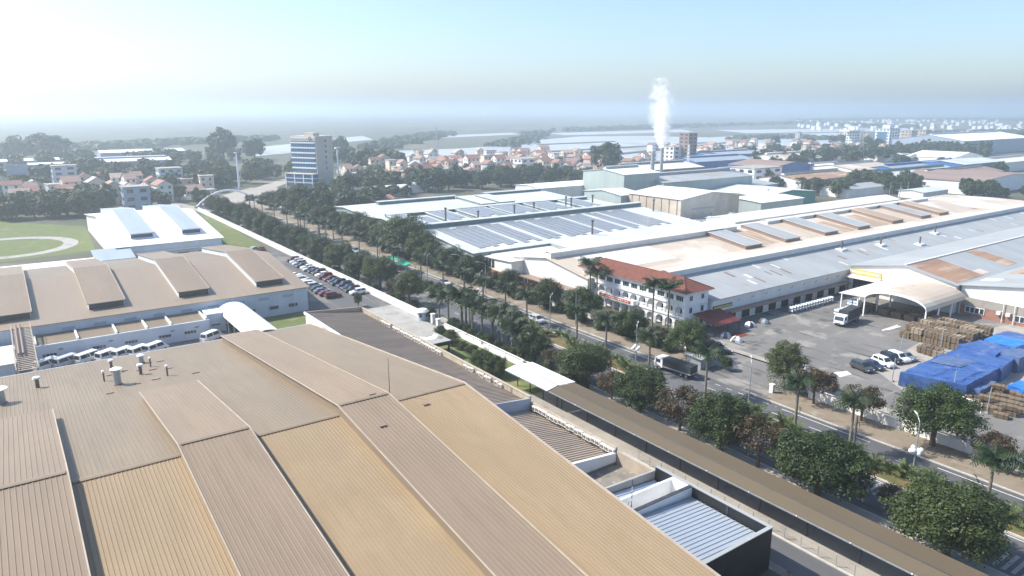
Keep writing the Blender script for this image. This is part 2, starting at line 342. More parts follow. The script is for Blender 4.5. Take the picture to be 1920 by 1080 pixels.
poly_sheet('field', [(342.42, 745.45), (410.0, 674.67), (483.11, 656.81), (442.01, 619.82), (334.24, 676.45)], .2, 'fieldbrown')
poly_sheet('field', [(1004.49, 1211.31), (1701.19, 1269.62), (1508.61, 1094.68), (1000.65, 985.46), (892.5, 1029.62)], .2, 'fieldbrown')
poly_sheet('field', [(180.47, 776.32), (265.25, 800.48), (204.41, 612.64), (163.1, 615.64)], .2, 'fieldgreen')
poly_sheet('field', [(3.78, 902.31), (62.68, 944.95), (54.01, 719.89), (1.13, 683.32), (-25.72, 702.47), (-31.55, 927.51)], .2, 'fieldbrown')
for (p0, p1) in ([(517.27, 682.05), (895.26, 734.07)], [(554.65, 594.11), (1056.51, 765.16)], [(640.96, 832.56), (801.02, 846.77)]):
    d = Vector((p1[0] - p0[0], p1[1] - p0[1])).normalized(); n = Vector((-d.y, d.x)) * 5
    struct('dike', MB().prism([(p0[0] - n.x, p0[1] - n.y), (p1[0] - n.x, p1[1] - n.y), (p1[0] + n.x, p1[1] + n.y), (p0[0] + n.x, p0[1] + n.y)], 0, 1.3, 'z'), 'dike')

# ------------------------------------------------------------------ sheds
def slab(mb, a0, a1, y0, z0, y1, z1, th=.14, ribs=None, swap=False):
    """sloping sheet from (y0,z0) to (y1,z1), spanning a0..a1 across; ribs=(pitch,height,width); swap: slope along x instead."""
    def P(a, y, z): return (y, a, z) if swap else (a, y, z)
    st = [(a0, 0.0)]
    if ribs:
        p, h, w = ribs; a = a0 + p * .5
        while a + w < a1:
            st += [(a, 0), (a + w * .25, h), (a + w * .75, h), (a + w, 0)]; a += p
    st.append((a1, 0.0))
    n = len(mb.v)
    for (a, dz) in st: mb.v += [P(a, y0, z0 + dz), P(a, y1, z1 + dz)]
    for i in range(len(st) - 1): mb.f.append((n + 2 * i, n + 2 * i + 2, n + 2 * i + 3, n + 2 * i + 1))
    k = len(mb.v)
    mb.v += [P(a0, y0, z0 - th), P(a1, y0, z0 - th), P(a1, y1, z1 - th), P(a0, y1, z1 - th)]
    e = n + 2 * (len(st) - 1)
    mb.f += [(k, k + 3, k + 2, k + 1), (n, k, k + 1, e), (n + 1, e + 1, k + 2, k + 3), (n, n + 1, k + 3, k), (e, k + 1, k + 2, e + 1)]
    return mb
def interp(profile, y):
    for (a, za), (b, zb) in zip(profile, profile[1:]):
        if a <= y <= b: return za + (zb - za) * (y - a) / (b - a)
    return profile[-1][1] if y > profile[-1][0] else profile[0][1]
def hall(name, label, cat, x0, x1, profile, roofs, wall, ribs=None, over=.5, swap=False, group=None, ridge=None, roofname='roof'):
    """building whose roof follows profile [(y,z)...], extruded from x0 to x1."""
    cx, cyy = (x0 + x1) / 2, (profile[0][0] + profile[-1][0]) / 2
    t = thing(name, label, cat, (cyy, cx, 0) if swap else (cx, cyy, 0), 0, group)
    poly = [(profile[0][0], 0)] + [(y, z - .16) for y, z in profile] + [(profile[-1][0], 0)]
    mb = MB(); mb.prism(poly, x0, x1, 'y' if swap else 'x'); mb.build('wall', wall, t)
    n = len(profile) - 1
    for i in range(n):
        (ya, za), (yb, zb) = profile[i], profile[i + 1]
        sl = (zb - za) / (yb - ya)
        if i == 0: ya, za = ya - over, za - sl * over
        if i == n - 1: yb, zb = yb + over, zb + sl * over
        g = .01
        mb = slab(MB(), x0 - over, x1 + over, ya + g, za + sl * g, yb - g, zb - sl * g, .14, ribs, swap)
        mb.build(roofname, roofs[i % len(roofs)], t)
    return t
def monitor(t, x0, x1, y0, y1, profile, dz, roof, side, name='roof_monitor', ribs=None, trim=None):
    """raised strip of roof that follows the profile between y0 and y1."""
    ys = [y0] + [y for y, _ in profile if y0 < y < y1] + [y1]
    mb = MB(); top = [(y, interp(profile, y) + dz) for y in ys]; bot = [(y, interp(profile, y) - .3) for y in ys]
    mb.prism(bot + [(y, z - .12) for y, z in reversed(top)], x0 + .12, x1 - .12, 'x')
    o = mb.build(name, side, t)
    for (a, za), (b, zb) in zip(top, top[1:]):
        s = (zb - za) / (b - a)
        e0 = .35 if a == y0 else -.01; e1 = .35 if b == y1 else -.01
        slab(MB(), x0 - .15, x1 + .15, a - e0, za - s * e0, b + e1, zb + s * e1, .12, ribs).build('monitor_roof', roof, o)
    if trim:
        for xx in (x0 - .2, x1 + .06):
            for (a, za), (b, zb) in zip(top, top[1:]):
                MB().hexa([(xx, a, za + .02), (xx + .14, a, za + .02), (xx + .14, b, zb + .02), (xx, b, zb + .02),
                           (xx, a, za + .1), (xx + .14, a, za + .1), (xx + .14, b, zb + .1), (xx, b, zb + .1)]).build('edge_trim', trim, o)
    return o
def ridge_vent(t, x0, x1, y, z, w, h, roof, side, name='ridge_vent'):
    mb = MB().box(x0, x1, y - w / 2, y + w / 2, z - .4, z + h); o = mb.build(name, side, t)
    e = w / 2 + .5
    mb = MB(); slab(mb, x0 - .3, x1 + .3, y - e, z + h + .05, y, z + h + .35, .1); mb.build('vent_roof', roof, o)
    mb = MB(); slab(mb, x0 - .3, x1 + .3, y + .01, z + h + .35, y + e, z + h + .05, .1); mb.build('vent_roof', roof, o)
    return o
def roof_patch(t, x0, x1, y0, y1, profile, m, name='skylight', dz=.05):
    za, zb = interp(profile, y0), interp(profile, y1)
    return slab(MB(), x0, x1, y0, za + dz, y1, zb + dz, .04).build(name, m, t)

# --- the big ribbed hall in front
PA = [(10, 4.0), (82.4, 11.8), (146, 4.95)]
RIB = (.42, .06, .13)
A = thing('factory_hall', 'huge low hall with tan ribbed metal roof filling the lower left', 'factory', (2, 78, 0))
MB().prism([(PA[0][0], 0)] + [(y, z - .18) for y, z in PA] + [(PA[-1][0], 0)], -45, 50, 'x').build('wall', 'trimpale', A)
XS = [(-45, -6.7), (-6.7, 1.45), (1.45, 12.4), (12.4, 20.1), (20.1, 31.4), (31.4, 38.3), (38.3, 50.3)]
for i, (a, b) in enumerate(XS):
    for j in range(2):
        (ya, za), (yb, zb) = PA[j], PA[j + 1]
        o = slab(MB(), a + .005, b - .005, ya + (.02 if j else 0), za, yb - (0 if j else .02), zb, .14, RIB if not j else (.5, .035, .14))
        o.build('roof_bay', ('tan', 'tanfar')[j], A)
    if i in (1, 3, 5):
        y1 = 143 if i == 5 else 110.5
        monitor(A, a, b, 10.5, y1, PA, 1.35, 'mauve', 'mauve', ribs=(.5, .05, .14), trim='trimpale')
    # ridge capping, kept low over each bay
    zr = 11.8 + (1.35 if i in (1, 3, 5) else 0)
    MB().prism([(82.0, zr + .05), (82.4, zr + .10), (82.8, zr + .05), (82.8, zr + .085), (82.4, zr + .15), (82.0, zr + .085)], a + .1, b - .1, 'x').build('ridge_cap', 'mauve', A)
for j in range(2):     # pale verge along the outer rake
    (ya, za), (yb, zb) = PA[j], PA[j + 1]
    MB().hexa([(50.2, ya, za + .03), (50.5, ya, za + .03), (50.5, yb, zb + .03), (50.2, yb, zb + .03), (50.2, ya, za + .2), (50.5, ya, za + .2), (50.5, yb, zb + .2), (50.2, yb, zb + .2)]).build('verge_trim', 'trimpale', A)
MB().box(-45, 50.4, 146.02, 146.4, 4.6, 4.95).build('gutter', 'steel', A)
# roof exhausts
def roof_vent(loc, h, r, label, kind):
    t = thing('roof_exhaust', label, 'exhaust', loc, 0, 'exhausts on the tan roof')
    z0 = -.25
    if kind == 'stack':
        MB().tube([(0, 0, z0), (0, 0, h)], [r, r], 12).build('stack', 'steel', None).parent = t
        MB().tube([(0, 0, h + .12), (0, 0, h + .2), (0, 0, h + .55)], [r * 1.7, r * 1.65, .05], 12).build('cowl', 'coolwhite', None).parent = t
        MB().tube([(0, 0, h), (0, 0, h + .13)], [r * .8, r * .8], 8).build('neck', 'darkmetal', None).parent = t
        MB().tube([(0, 0, z0), (0, 0, .18)], [r * 1.35, r * 1.25], 12).build('flashing', 'mauve', None).parent = t
    else:
        MB().tube([(0, 0, z0), (0, 0, h)], [r, r], 8).build('pipe', 'rustpipe', None).parent = t
        MB().tube([(0, 0, h), (0, 0, h + .1), (0, 0, h + .32), (0, 0, h + .42)], [r * 1.2, r * 2.1, r * 1.8, .03], 8).build('cap', 'coolwhite', None).parent = t
    return t
def onA(x, y): return (x, y, interp(PA, y))
roof_vent(onA(10.9, 123.6), 2.5, .55, 'fattest grey exhaust stack with white conical cowl on the tan roof', 'stack')
roof_vent(onA(14.8, 127.9), 1.5, .26, 'short dark exhaust pipe between the fat stack and the pale-capped pole', 'pipe')
roof_vent(onA(16.2, 137.0), 1.3, .42, 'stubby exhaust with wide white hood near the far eave', 'stack')
roof_vent(onA(18.1, 123.2), 1.5, .14, 'thin exhaust pipe with white cap standing apart near the raised roof strip', 'pipe')
roof_vent(onA(9.4, 127.9), 1.5, .13, 'thin exhaust pipe with pale cap just beside the fat grey stack', 'pipe')
roof_vent(onA(11.2, 134.0), 1.9, .22, 'dark exhaust pipe with round white cap behind the fat grey stack', 'pipe')
roof_vent(onA(17.0, 132.6), 1.4, .13, 'thin dark exhaust pipe just below the white-hooded exhaust', 'pipe')
roof_vent(onA(.4, 132.4), 1.5, .3, 'squat dark exhaust by the pale worn patch of roof', 'pipe')
roof_vent(onA(-4.6, 126), 2.2, .8, 'broad steel exhaust at the left edge of the picture', 'stack')
# small roof hatches / curbs
for i, (x, y) in enumerate([(9.2, 118.8), (13.4, 121.6), (16.2, 122.2), (15.0, 131.2), (16.9, 129.8), (19.2, 128.4), (10.5, 131.6), (22.0, 121.2), (13.0, 133), (19, 135.5)]):
    w = R.uniform(.4, .8)
    tag(MB().box(x - w, x + w, y - .25, y + .25, interp(PA, y) - .1, interp(PA, y) + .16).build('roof_curb', 'brownsheet'), 'low rusty roof curb, %s of those scattered round the exhausts' % nth(i), 'roof curb', 'rusty curbs on the tan roof')
for i, (x, y) in enumerate([(34.0, 75.0), (36.5, 83.5), (42.5, 79.5)]):
    zz = interp(PA, y) + (1.35 if x < 38.3 else 0)
    tag(MB().box(x - .45, x + .45, y - .3, y + .3, zz - .1, zz + .18).build('roof_hatch', 'brownsheet'), ['small dark hatch below the ridge on the mauve raised strip', 'small dark hatch just behind the ridge on the raised strip', 'small dark hatch on the tan slope near the lightning rod'][i], 'hatch', 'hatches near the ridge')
t = thing('lightning_rod', 'tall thin lightning rod rising from the ridge of the tan roof', 'lightning rod', (39.6, 84.5, 11.5))
MB().tube([(39.6, 84.5, 11.3), (39.6, 84.5, 17.2)], [.06, .03], 6).build('pole', 'darkmetal', t); MB().box(39.4, 39.8, 84.3, 84.7, 11.3, 11.75).build('foot', 'steel', t)

# --- long annex beside the hall (brown ribbed roofs, parapet, box with blue-white roof)
X0, X1 = 50.6, 64.0
N_ = thing('annex_building', 'long flat annex with brown ribbed roofs and stained parapet beside the tan hall', 'building', (57.3, 95, 0))
MB().box(X0, X1, 84.5, 149.2, 0, 4.2).build('wall', 'trimpale', N_)
slab(MB(), 85.0, 148.8, X0, 6.6, X1 - .35, 4.75, .15, (.6, .12, .26), True).build('roof', 'brownroof', N_)
MB().prism([(X0, 4.3), (X1 - .4, 4.3), (X1 - .4, 4.55), (X0, 6.4)], 84.6, 148.9, 'y').build('gable_wall', 'white', N_)
MB().box(X1 - .3, X1, 84.5, 149.2, 4.21, 5.75).build('parapet', 'grime', N_)
MB().box(X1 - .4, X1 + .08, 84.5, 149.3, 5.752, 5.84).build('coping', 'trimpale', N_)
MB().box(X1 - 1.0, X1 - .32, 85, 148.8, 4.22, 4.62).build('gutter', 'concrete', N_)
MB().hexa([(X0, 148.9, 4.3), (X1, 148.9, 4.3), (X1, 149.2, 4.3), (X0, 149.2, 4.3), (X0, 148.9, 6.9), (X1, 148.9, 6.0), (X1, 149.2, 6.0), (X0, 149.2, 6.9)]).build('end_wall', 'brownroof', N_)
MB().prism([(118, 6.4), (149.2, 6.4), (149.2, 6.95), (118, 6.95)], X0 - .3, X0 - .02, 'x').build('side_parapet', 'white', N_)
# lower middle section
MB().box(X0, X1, 64.8, 84.4, 0, 3.2).build('wall', 'trimpale', N_)
slab(MB(), 65.1, 84.2, X0, 5.2, X1 - .8, 3.7, .15, (.6, .12, .26), True).build('roof', 'brownroof', N_)
MB().box(X1 - .3, X1, 64.8, 84.4, 3.21, 5.0).build('parapet', 'trimpale', N_)
MB().hexa([(X0, 84.2, 3.2), (X1 - .4, 84.2, 3.2), (X1 - .4, 84.45, 3.2), (X0, 84.45, 3.2), (X0, 84.2, 6.9), (X1 - .4, 84.2, 5.6), (X1 - .4, 84.45, 5.6), (X0, 84.45, 6.9)]).build('step_wall', 'coolgrey', N_)  # cool blue-grey puts the shade on this wall into its colour
MB().hexa([(X0, 64.6, 3.0), (X1 - .4, 64.6, 3.0), (X1 - .4, 65.05, 3.0), (X0, 65.05, 3.0), (X0, 64.6, 5.5), (X1 - .4, 64.6, 4.3), (X1 - .4, 65.05, 4.3), (X0, 65.05, 5.5)]).build('white_beam', 'white', N_)
# concrete terrace
MB().box(X0, X1, 57.9, 64.55, 0, 2.7).build('terrace', 'concretedark', N_)
MB().box(X1 - .3, X1, 57.9, 64.55, 2.71, 4.6).build('parapet', 'trimpale', N_)
MB().hexa([(X0, 57.55, 0), (X1, 57.55, 0), (X1, 57.88, 0), (X0, 57.88, 0), (X0, 57.55, 5.1), (X1, 57.55, 4.7), (X1, 57.88, 4.7), (X0, 57.88, 5.1)]).build('cross_wall', 'concrete', N_)
# box with pale blue ribbed roof and black walls
B_ = thing('black_box_building', 'black-clad box with pale blue ribbed roof at the foot of the tan hall', 'building', (57.3, 49, 0))
MB().box(X0, X1, 40.4, 57.5, 0, 2.6).build('core', 'black', B_)
for (nm, a) in (('wall', (X0, X1, 40.3, 40.6)), ('wall', (X1 - .28, X1 + .02, 40.62, 57.5)), ('partition_wall', (X0, X1 - .3, 51.4, 51.68))):
    MB().box(*a, 2.0 if nm == 'partition_wall' else 0, 5.3).build(nm, 'black' if nm == 'wall' else 'white', B_)
MB().box(X0, X1 + .1, 40.22, 40.7, 5.302, 5.4).build('coping', 'sheetgrey', B_)
MB().box(X1 - .36, X1 + .1, 40.72, 57.5, 5.302, 5.4).build('coping', 'sheetgrey', B_)
MB().box(X0, X1 - .38, 51.3, 51.78, 5.302, 5.4).build('coping', 'darkmetal', B_)
slab(MB(), 40.7, 51.2, X0, 4.75, X1 - .5, 4.0, .12, (.62, .07, .2), True).build('roof', 'bluegreysheet', B_)
slab(MB(), 54.9, 57.4, X0, 4.4, X1 - .5, 3.5, .12, (.62, .1, .22), True).build('roof', 'coolgrey', B_)
MB().box(X0, X1 - .3, 54.5, 54.8, 2.6, 5.0).build('stair_wall', 'white', B_)
MB().box(X1 - .6, X1 - .32, 51.7, 54.5, 2.6, 5.25).build('stair_wall', 'white', B_)
MB().box(X0, X1 - .62, 51.7, 54.48, 2.61, 2.72).build('stair_floor', 'white', B_)
MB().box(X1 - .34, X1 - .29, 46.0, 46.25, 4.2, 5.3).build('downpipe', 'darkmetal', B_)
t = thing('antenna_mast', 'thin red and white banded mast beside the black box building', 'mast', (55.0, 53, 2.7))
for k in range(7): MB().tube([(55.0, 53.0, 2.7 + k * .8), (55.0, 53.0, 3.5 + k * .8)], .05, 6).build('mast_section', 'white' if k % 2 else 'darkmetal', t)
t = thing('ladder_cage', 'small dark ladder hoop at the roof edge beside the banded mast', 'ladder', (53.6, 52.0, 4.9))
for dx in (0, .55): MB().tube([(53.3 + dx, 51.9, 4.8), (53.3 + dx, 51.9, 6.2), (53.45 + dx * .5, 51.9, 6.5)], .04, 5).build('hoop', 'darkmetal', t)
for k in range(3): MB().tube([(53.3, 51.9, 5.1 + k * .4), (53.85, 51.9, 5.1 + k * .4)], .03, 5).build('rung', 'darkmetal', t)

# --- air conditioner units along the parapet
ac0 = local_thing('air_conditioner', 'x', 'air conditioner')
MB().box(-.38, 0, -.42, .42, 0, .72).build('casing', 'acwhite', ac0)
mb = MB(); mb.tube([(-.385, -.08, .36), (-.40, -.08, .36)], .27, 12); mb.build('fan_grille', 'acgrille', ac0)
MB().box(-.40, -.36, .24, .38, .1, .62).build('side_louvre', 'acgrille', ac0)
for s in (-.3, .3): MB().box(-.42, .0, s - .03, s + .03, -.14, -.005).build('bracket', 'darkmetal', ac0)
spots = []
y = 137.5
for n, gap in ((4, 1.0), (18, 1.2), (1, 99)):
    for k in range(n): spots.append((y, 'upper')); y -= 1.14
    y -= gap
    if n == 18: break
y = 103.5
for n in (3, 4, 2):
    for k in range(n): spots.append((y, 'middle')); y -= 1.14
    y -= 1.0
y = 83.0
for k in range(20): spots.append((y, 'lower')); y -= .93
cnt = {}
rown = {'upper': 'on the long stained parapet above the garden', 'middle': 'on the stained parapet beside the white carport end', 'lower': 'on the pale parapet of the lower brown roof'}
for i, (y, row) in enumerate(spots):
    o = ac0 if i == 0 else copy_tree(ac0)
    k = cnt.get(row, 0); cnt[row] = k + 1
    z = 4.75 if row != 'lower' else 4.0
    o.location = (X1 - .34, y, z + R.choice((0, 0, .12)))
    o['label'] = 'white air conditioner %s, %s from far end' % (rown[row], nth(k)); o['group'] = 'air conditioners ' + rown[row]

# --- the middle-left hall with four raised strips
PE = [(174, 6.3), (206, 10.0), (240, 6.1)]
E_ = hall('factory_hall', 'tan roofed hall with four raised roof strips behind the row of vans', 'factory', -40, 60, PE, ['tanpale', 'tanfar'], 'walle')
for a, b in ((-25.6, -17.6), (-6.8, 1.6), (12.1, 19.4), (30.6, 37.6), (48.6, 55.6)):
    monitor(E_, a, b, 178.6, 236, PE, 1.45, 'mauve', 'walle', trim='trimpale')
    MB().box(a + .25, b - .25, 178.5, 178.68, interp(PE, 178.6) + .02, interp(PE, 178.6) + 1.22).build('end_louvre', 'darkmetal', E_)
for k in range(9):
    x = 6.5 + k * 5.9
    MB().box(x, x + 2.4, 173.9, 173.96, 4.35, 5.0).build('louvre', 'coolgrey', E_)
for k, x in enumerate((44.5, 50.2, 55.0)):
    MB().box(x, x + 2.2, 173.88, 173.96, 1.7, 2.5).build('window', 'glass', E_)
for x in (41.5, 56.5): MB().tube([(x, 173.85, .1), (x, 173.85, 6.0)], .08, 6).build('downpipe', 'coolwhite', E_)
L_ = thing('annex_building', 'low lean-to annex with partitioned roof and blue-shaded pale wall behind the vans', 'building', (19, 169.5, 0))
MB().box(1.0, 34.2, 165.6, 173.85, 0, 3.6).build('wall', 'walle', L_)
slab(MB(), 1.2, 34.0, 166.0, 3.78, 173.85, 4.15, .12).build('roof', 'tanfar', L_)
MB().box(1.0, 34.2, 165.5, 165.9, 3.61, 4.05).build('parapet', 'walle', L_)
for x in (1.2, 8.5, 15.6, 21.4, 26.2, 33.4): MB().box(x, x + .35, 166.0, 173.8, 3.8, 4.45).build('partition', 'white', L_)
for i, x in enumerate((2.2, 11.0, 17.0, 23.6, 28.8)):
    for k in range(4):
        MB().box(x + k * .62, x + k * .62 + .5, 165.46, 165.58, 1.55, 2.1).build('window', 'glass', L_)
for x in (5, 14, 26, 31): MB().box(x, x + .8, 165.3, 165.58, 2.7, 2.82).build('lamp_bracket', 'darkmetal', L_)
MB().box(34.3, 38.3, 168.2, 173.85, 0, 4.4).build('end_block', 'walle', L_); MB().box(34.2, 38.4, 168.1, 173.85, 4.401, 4.55).build('coping', 'white', L_)
MB().box(35.2, 37, 168.1, 168.18, 1.7, 1.95).build('window', 'glass', L_)
hall('storage_shed', 'low pale shed with flat white roof at the left edge by the stairway', 'shed', -12, -2.6, [(160, 3.2), (171, 3.5)], ['coolwhite'], 'walle')
# barrel-vaulted walkway
W_ = thing('covered_walkway', 'barrel-vaulted white walkway joining the two tan halls', 'walkway', (41, 160, 0))
arc = [(41 + 3.3 * math.cos(rad(180 - k * 15)), 3.7 + 1.7 * math.sin(rad(180 - k * 15))) for k in range(13)]
mb = MB(); mb.prism(arc + [(x, z - .12) for x, z in reversed(arc)], 145.9, 174.4, 'y'); mb.build('vault', 'coolwhite', W_)
for y in range(149, 174, 5):
    for x in (37.8, 44.2): MB().box(x - .09, x + .09, y - .09, y + .09, 0, 3.7).build('post', 'steel', W_)
# walkway stair bridge on the far left
S_ = thing('stair_bridge', 'steel pipe bridge with stair treads between the halls at the left', 'bridge', (-.6, 160, 0))
for x in (-2.3, 1.0):
    MB().hexa([(x, 147, 5.0), (x + .12, 147, 5.0), (x + .12, 174, 6.2), (x, 174, 6.2), (x, 147, 5.5), (x + .12, 147, 5.5), (x + .12, 174, 6.7), (x, 174, 6.7)]).build('side_beam', 'trimpale', S_)
    MB().tube([(x, 147, 6.2), (x, 174, 7.4)], .05, 5).build('handrail', 'trimpale', S_)
for k in range(27):
    yy = 147.3 + k
    MB().box(-2.15, .95, yy, yy + .35, 5.1 + (yy - 147) * .0444, 5.2 + (yy - 147) * .0444).build('tread', 'trimpale', S_)
for x in (-1.5, -.8): MB().tube([(x, 155, 6.1), (x, 174, 6.95)], .2, 8).build('pipe', 'brownsheet', S_)
for y in (150, 162): MB().box(-2.2, -1.9, y, y + .3, 0, 5.1).build('post', 'steel', S_); MB().box(.8, 1.1, y, y + .3, 0, 5.1).build('post', 'steel', S_)

# --- the cool white hall further back
PF = [(258, 7.0), (304, 11.6), (350, 7.0)]
F_ = hall('factory_hall', 'bright white hall with two blue-grey raised strips beyond the tan halls', 'factory', 28, 60, PF, ['coolwhite'], 'stain', over=.8)
for a, b in ((33.0, 40.2), (49.0, 55.4)): monitor(F_, a, b, 266, 345, PF, 1.9, 'coolgrey', 'coolwhite', trim='coolwhite')
for a, b in ((33.3, 39.9), (49.3, 55.1)): MB().box(a, b, 265.9, 266.05, 8.1, 9.3).build('louvre', 'darkmetal', F_)
for k in range(9): MB().box(27.9, 27.98, 264 + k * 6.5, 267 + k * 6.5, 4.8, 6.0).build('window', 'coolwhite', F_)
MB().box(28, 60, 256.6, 257.8, 4.4, 4.7).build('canopy', 'coolwhite', F_)
for k in range(4): MB().box(33 + k * 6.4, 36.4 + k * 6.4, 257.86, 257.95, 0, 3.2).build('door', 'darkmetal', F_)
hall('entrance_block', 'small blue-grey roofed block attached to the corner of the white hall', 'building', 21, 31, [(247, 5.2), (258.5, 6.6)], ['coolgrey'], 'stain')
hall('long_canopy', 'long low canopy with bright white roof at the left edge', 'canopy', -60, 20, [(242.5, 4.6), (253, 5.2)], ['coolwhite'], 'coolgrey')

# --- pale green factory with solar panels
PD = [(186, 6.4), (221.5, 9.3), (229, 8.2), (251, 9.4), (262, 8.5), (288, 9.7), (298, 8.9)]
M['ventside'] = mat('shaded_green_wall', (.15, .225, .22), (.11, .17, .17), .4, .6)  # green wall colour darkened to carry the shade on the vent sides
D_ = hall('solar_factory', 'pale grey-green factory roof covered with solar panels behind the avenue trees', 'factory', 118, 225, PD, ['greensheet'], 'greenwall', over=.7)
ridge_vent(D_, 119, 226, 221.5, 9.3, 2.6, 1.4, 'greensheet', 'ventside'); ridge_vent(D_, 120, 222, 252.2, 9.2, 2.4, 1.3, 'greensheet', 'ventside')
ridge_vent(D_, 133, 172, 288, 9.6, 2.4, 1.3, 'greensheet', 'ventside'); ridge_vent(D_, 190, 224, 290, 9.5, 2.4, 1.3, 'greensheet', 'ventside')
hall('side_block', 'pale roofed low block at the roadside end of the solar factory', 'building', 112.5, 117.4, [(195, 5.5), (246, 5.9)], ['greensheet'], 'greenwall')
def solar_row(x0, x1, y0, y1, P=None, dz=.18):
    P = P or PD
    za, zb = interp(P, y0), interp(P, y1)
    slab(MB(), x0, x1, y0, za + dz, y1, zb + dz, .05).build('solar_array', 'solar', D_)
x = 122.5; k = 0
while x < 212:
    w = 2.3
    if k % 13 == 9: x += 2.4
    solar_row(x, x + w, (189.5, 190.4, 189.5, 192)[k % 4], (218.3, 218.3, 216.5)[k % 3])
    x += w + .42 + (1.5 if k % 6 == 5 else 0); k += 1
PDm = [(y, z + .95) for y, z in PD]
for (a, b, nn_) in ((119.5, 127.5, 3), (136, 146, 3), (150, 164.5, 5), (166.5, 181, 5), (184, 198, 6), (203.5, 214, 4)):
    monitor(D_, a, b, 230.2, 250.6, PD, .95, 'greensheet', 'ventside')
    for q in range(nn_):
        w = (b - a - 1.6) / nn_; x0 = a + .8 + q * w
        solar_row(x0, x0 + w - .3, 231.6 + (2.5 if q == 2 else 0), 249.2, PDm)
for (a, b) in ((129.5, 134.5), (147, 149.4)):
    solar_row(a, b, 231, 246)
for (a, b) in ((172, 180), (182, 190)): monitor(D_, a, b, 264, 286, PD, 1.1, 'greensheet', 'ventside')
for i, (px, yy, h) in enumerate(((119.0, 231.5, 4.2), (134.8, 232, 5.4), (148.4, 230.6, 3.4), (165.5, 230.5, 4.4), (182.5, 240, 2.6), (200, 240, 4.0), (202.2, 239, 3.4), (215.5, 240, 3.6), (170, 189, 4.6), (223, 210, 4.4))):
    z = interp(PD, yy)
    t = thing('flue_pipe', 'dark flue pipe on the solar factory roof, %s counted from the avenue side' % nth(i), 'flue', (px, yy, z), 0, 'flues on the solar factory')
    MB().tube([(px, yy, z - .3), (px, yy, z + h)], .35, 8).build('pipe', 'rustpipe', t); MB().tube([(px, yy, z + h + .1), (px, yy, z + h + .5)], [.62, .5], 8).build('cap', 'darkmetal', t)
hall('brick_store', 'low brown shed with pale cream roof in front of the solar factory', 'shed', 124, 147, [(172.5, 4.6), (185.4, 5.6)], ['sheetwhite'], 'brownsheet')
hall('link_roof', 'flat pale green roof joining solar factory to white factory', 'roof', 148, 232, [(171.5, 6.1), (186, 6.5)], ['greensheet', 'rust'], 'greenwall', over=.2)

# --- the white factory with cream roof behind the villa
PB = [(105, 6.5), (120.3, 9.3), (137.5, 7.0), (155, 9.6), (171, 7.3)]
Bf = hall('white_factory', 'long white factory with cream roof and transverse vents behind the red-roofed villa', 'factory', 122.5, 350, [(137.5, 7.0), (155, 9.6), (171, 7.3)], ['sheetcream', 'sheetwhite'], 'stain', over=.6)
Bg = hall('grey_factory', 'long white-walled factory bay with grey roof facing the truck yard', 'factory', 133, 365, [(105, 6.5), (120.3, 9.3), (137.5, 7.0)], ['sheetgrey', 'sheetcream'], 'stain', over=.5)
ridge_vent(Bf, 123, 205, 155, 9.6, 2.4, 1.3, 'sheetwhite', 'stain'); ridge_vent(Bg, 133, 364, 120.3, 9.3, 2.4, 1.25, 'sheetwhite', 'stain')
ridge_vent(Bf, 225, 345, 157, 9.4, 2.4, 1.2, 'sheetwhite', 'stain')
M['worn'] = mat('worn_brown_sheet', (.40, .30, .22), (.32, .235, .17), .3, .7, 0, STR, spots=[((.52, .43, .33), .3, (.5, .65))])
PBb = [(137.5, 7.0), (155, 9.6)]
for i, x in enumerate((193, 214, 237, 258.5, 283, 305.5, 321)):
    monitor(Bf, x - 4.2, x + 4.2, 137.8, 156, PB, 1.25, ['sheetgrey', 'sheetgrey', 'sheetgrey', 'sheetgrey', 'worn', 'sheetgrey', 'worn'][i], 'brownsheet', trim='sheetwhite')
for x0, x1, y0, y1, m in ((246, 253, 138, 150, 'worn'), (265, 277.5, 138, 152, 'worn'), (199, 209, 139, 152, 'worn'), (225, 231, 139, 151, 'sheetcream'), (130, 160, 140, 152, 'sheetwhite')): roof_patch(Bf, x0, x1, y0, y1, PB, m, 'roof_patch')
for i in range(26):
    x = R.uniform(138, 350); y = R.uniform(106.5, 116); w = R.choice((.5, .7, 1.0)); l = R.uniform(2, 4)
    roof_patch(Bg, x, x + w, y, y + l, PB, R.choice(('translucent', 'translucent', 'sheetwhite', 'brownsheet')), 'skylight', .05 + .004 * (i % 5))
for i, (x, y) in enumerate(((225, 114), (241, 109.5), (262, 114.5), (206, 116))):
    z = interp(PB, y); t = thing('flue_pipe', 'short dark flue on a pale plate of the grey roof, %s from the truck yard' % nth(i), 'flue', (x, y, z), 0, 'flues on the grey factory roof')
    MB().box(x - 1.6, x + 1.6, y - 1.2, y + 1.2, z - .3, z + .35).build('plate', 'translucent', t); MB().tube([(x, y, z), (x, y, z + 2.6)], .28, 8).build('pipe', 'rustpipe', t)
for k in range(10):
    x = 142 + k * 5.4; MB().tube([(x, 104.75, 4.9), (x, 104.2, 5.3), (x, 104.15, 5.6)], .07, 5).build('wall_lamp', 'darkmetal', Bg)
MB().box(137.5, 189, 102.6, 104.9, 3.0, 3.25).build('lean_to_roof', 'brownsheet', Bg)
for k in range(10): MB().box(139 + k * 5.4, 141.8 + k * 5.4, 104.8, 104.95, .2, 2.6).build('doorway', 'black', Bg)
MB().box(133.2, 140.2, 104.78, 104.97, 3.95, 4.75).build('sign_board', 'darkmetal', Bg)
MB().box(133.4, 140.0, 104.70, 104.77, 4.1, 4.6).build('sign_face', 'yellow', Bg)
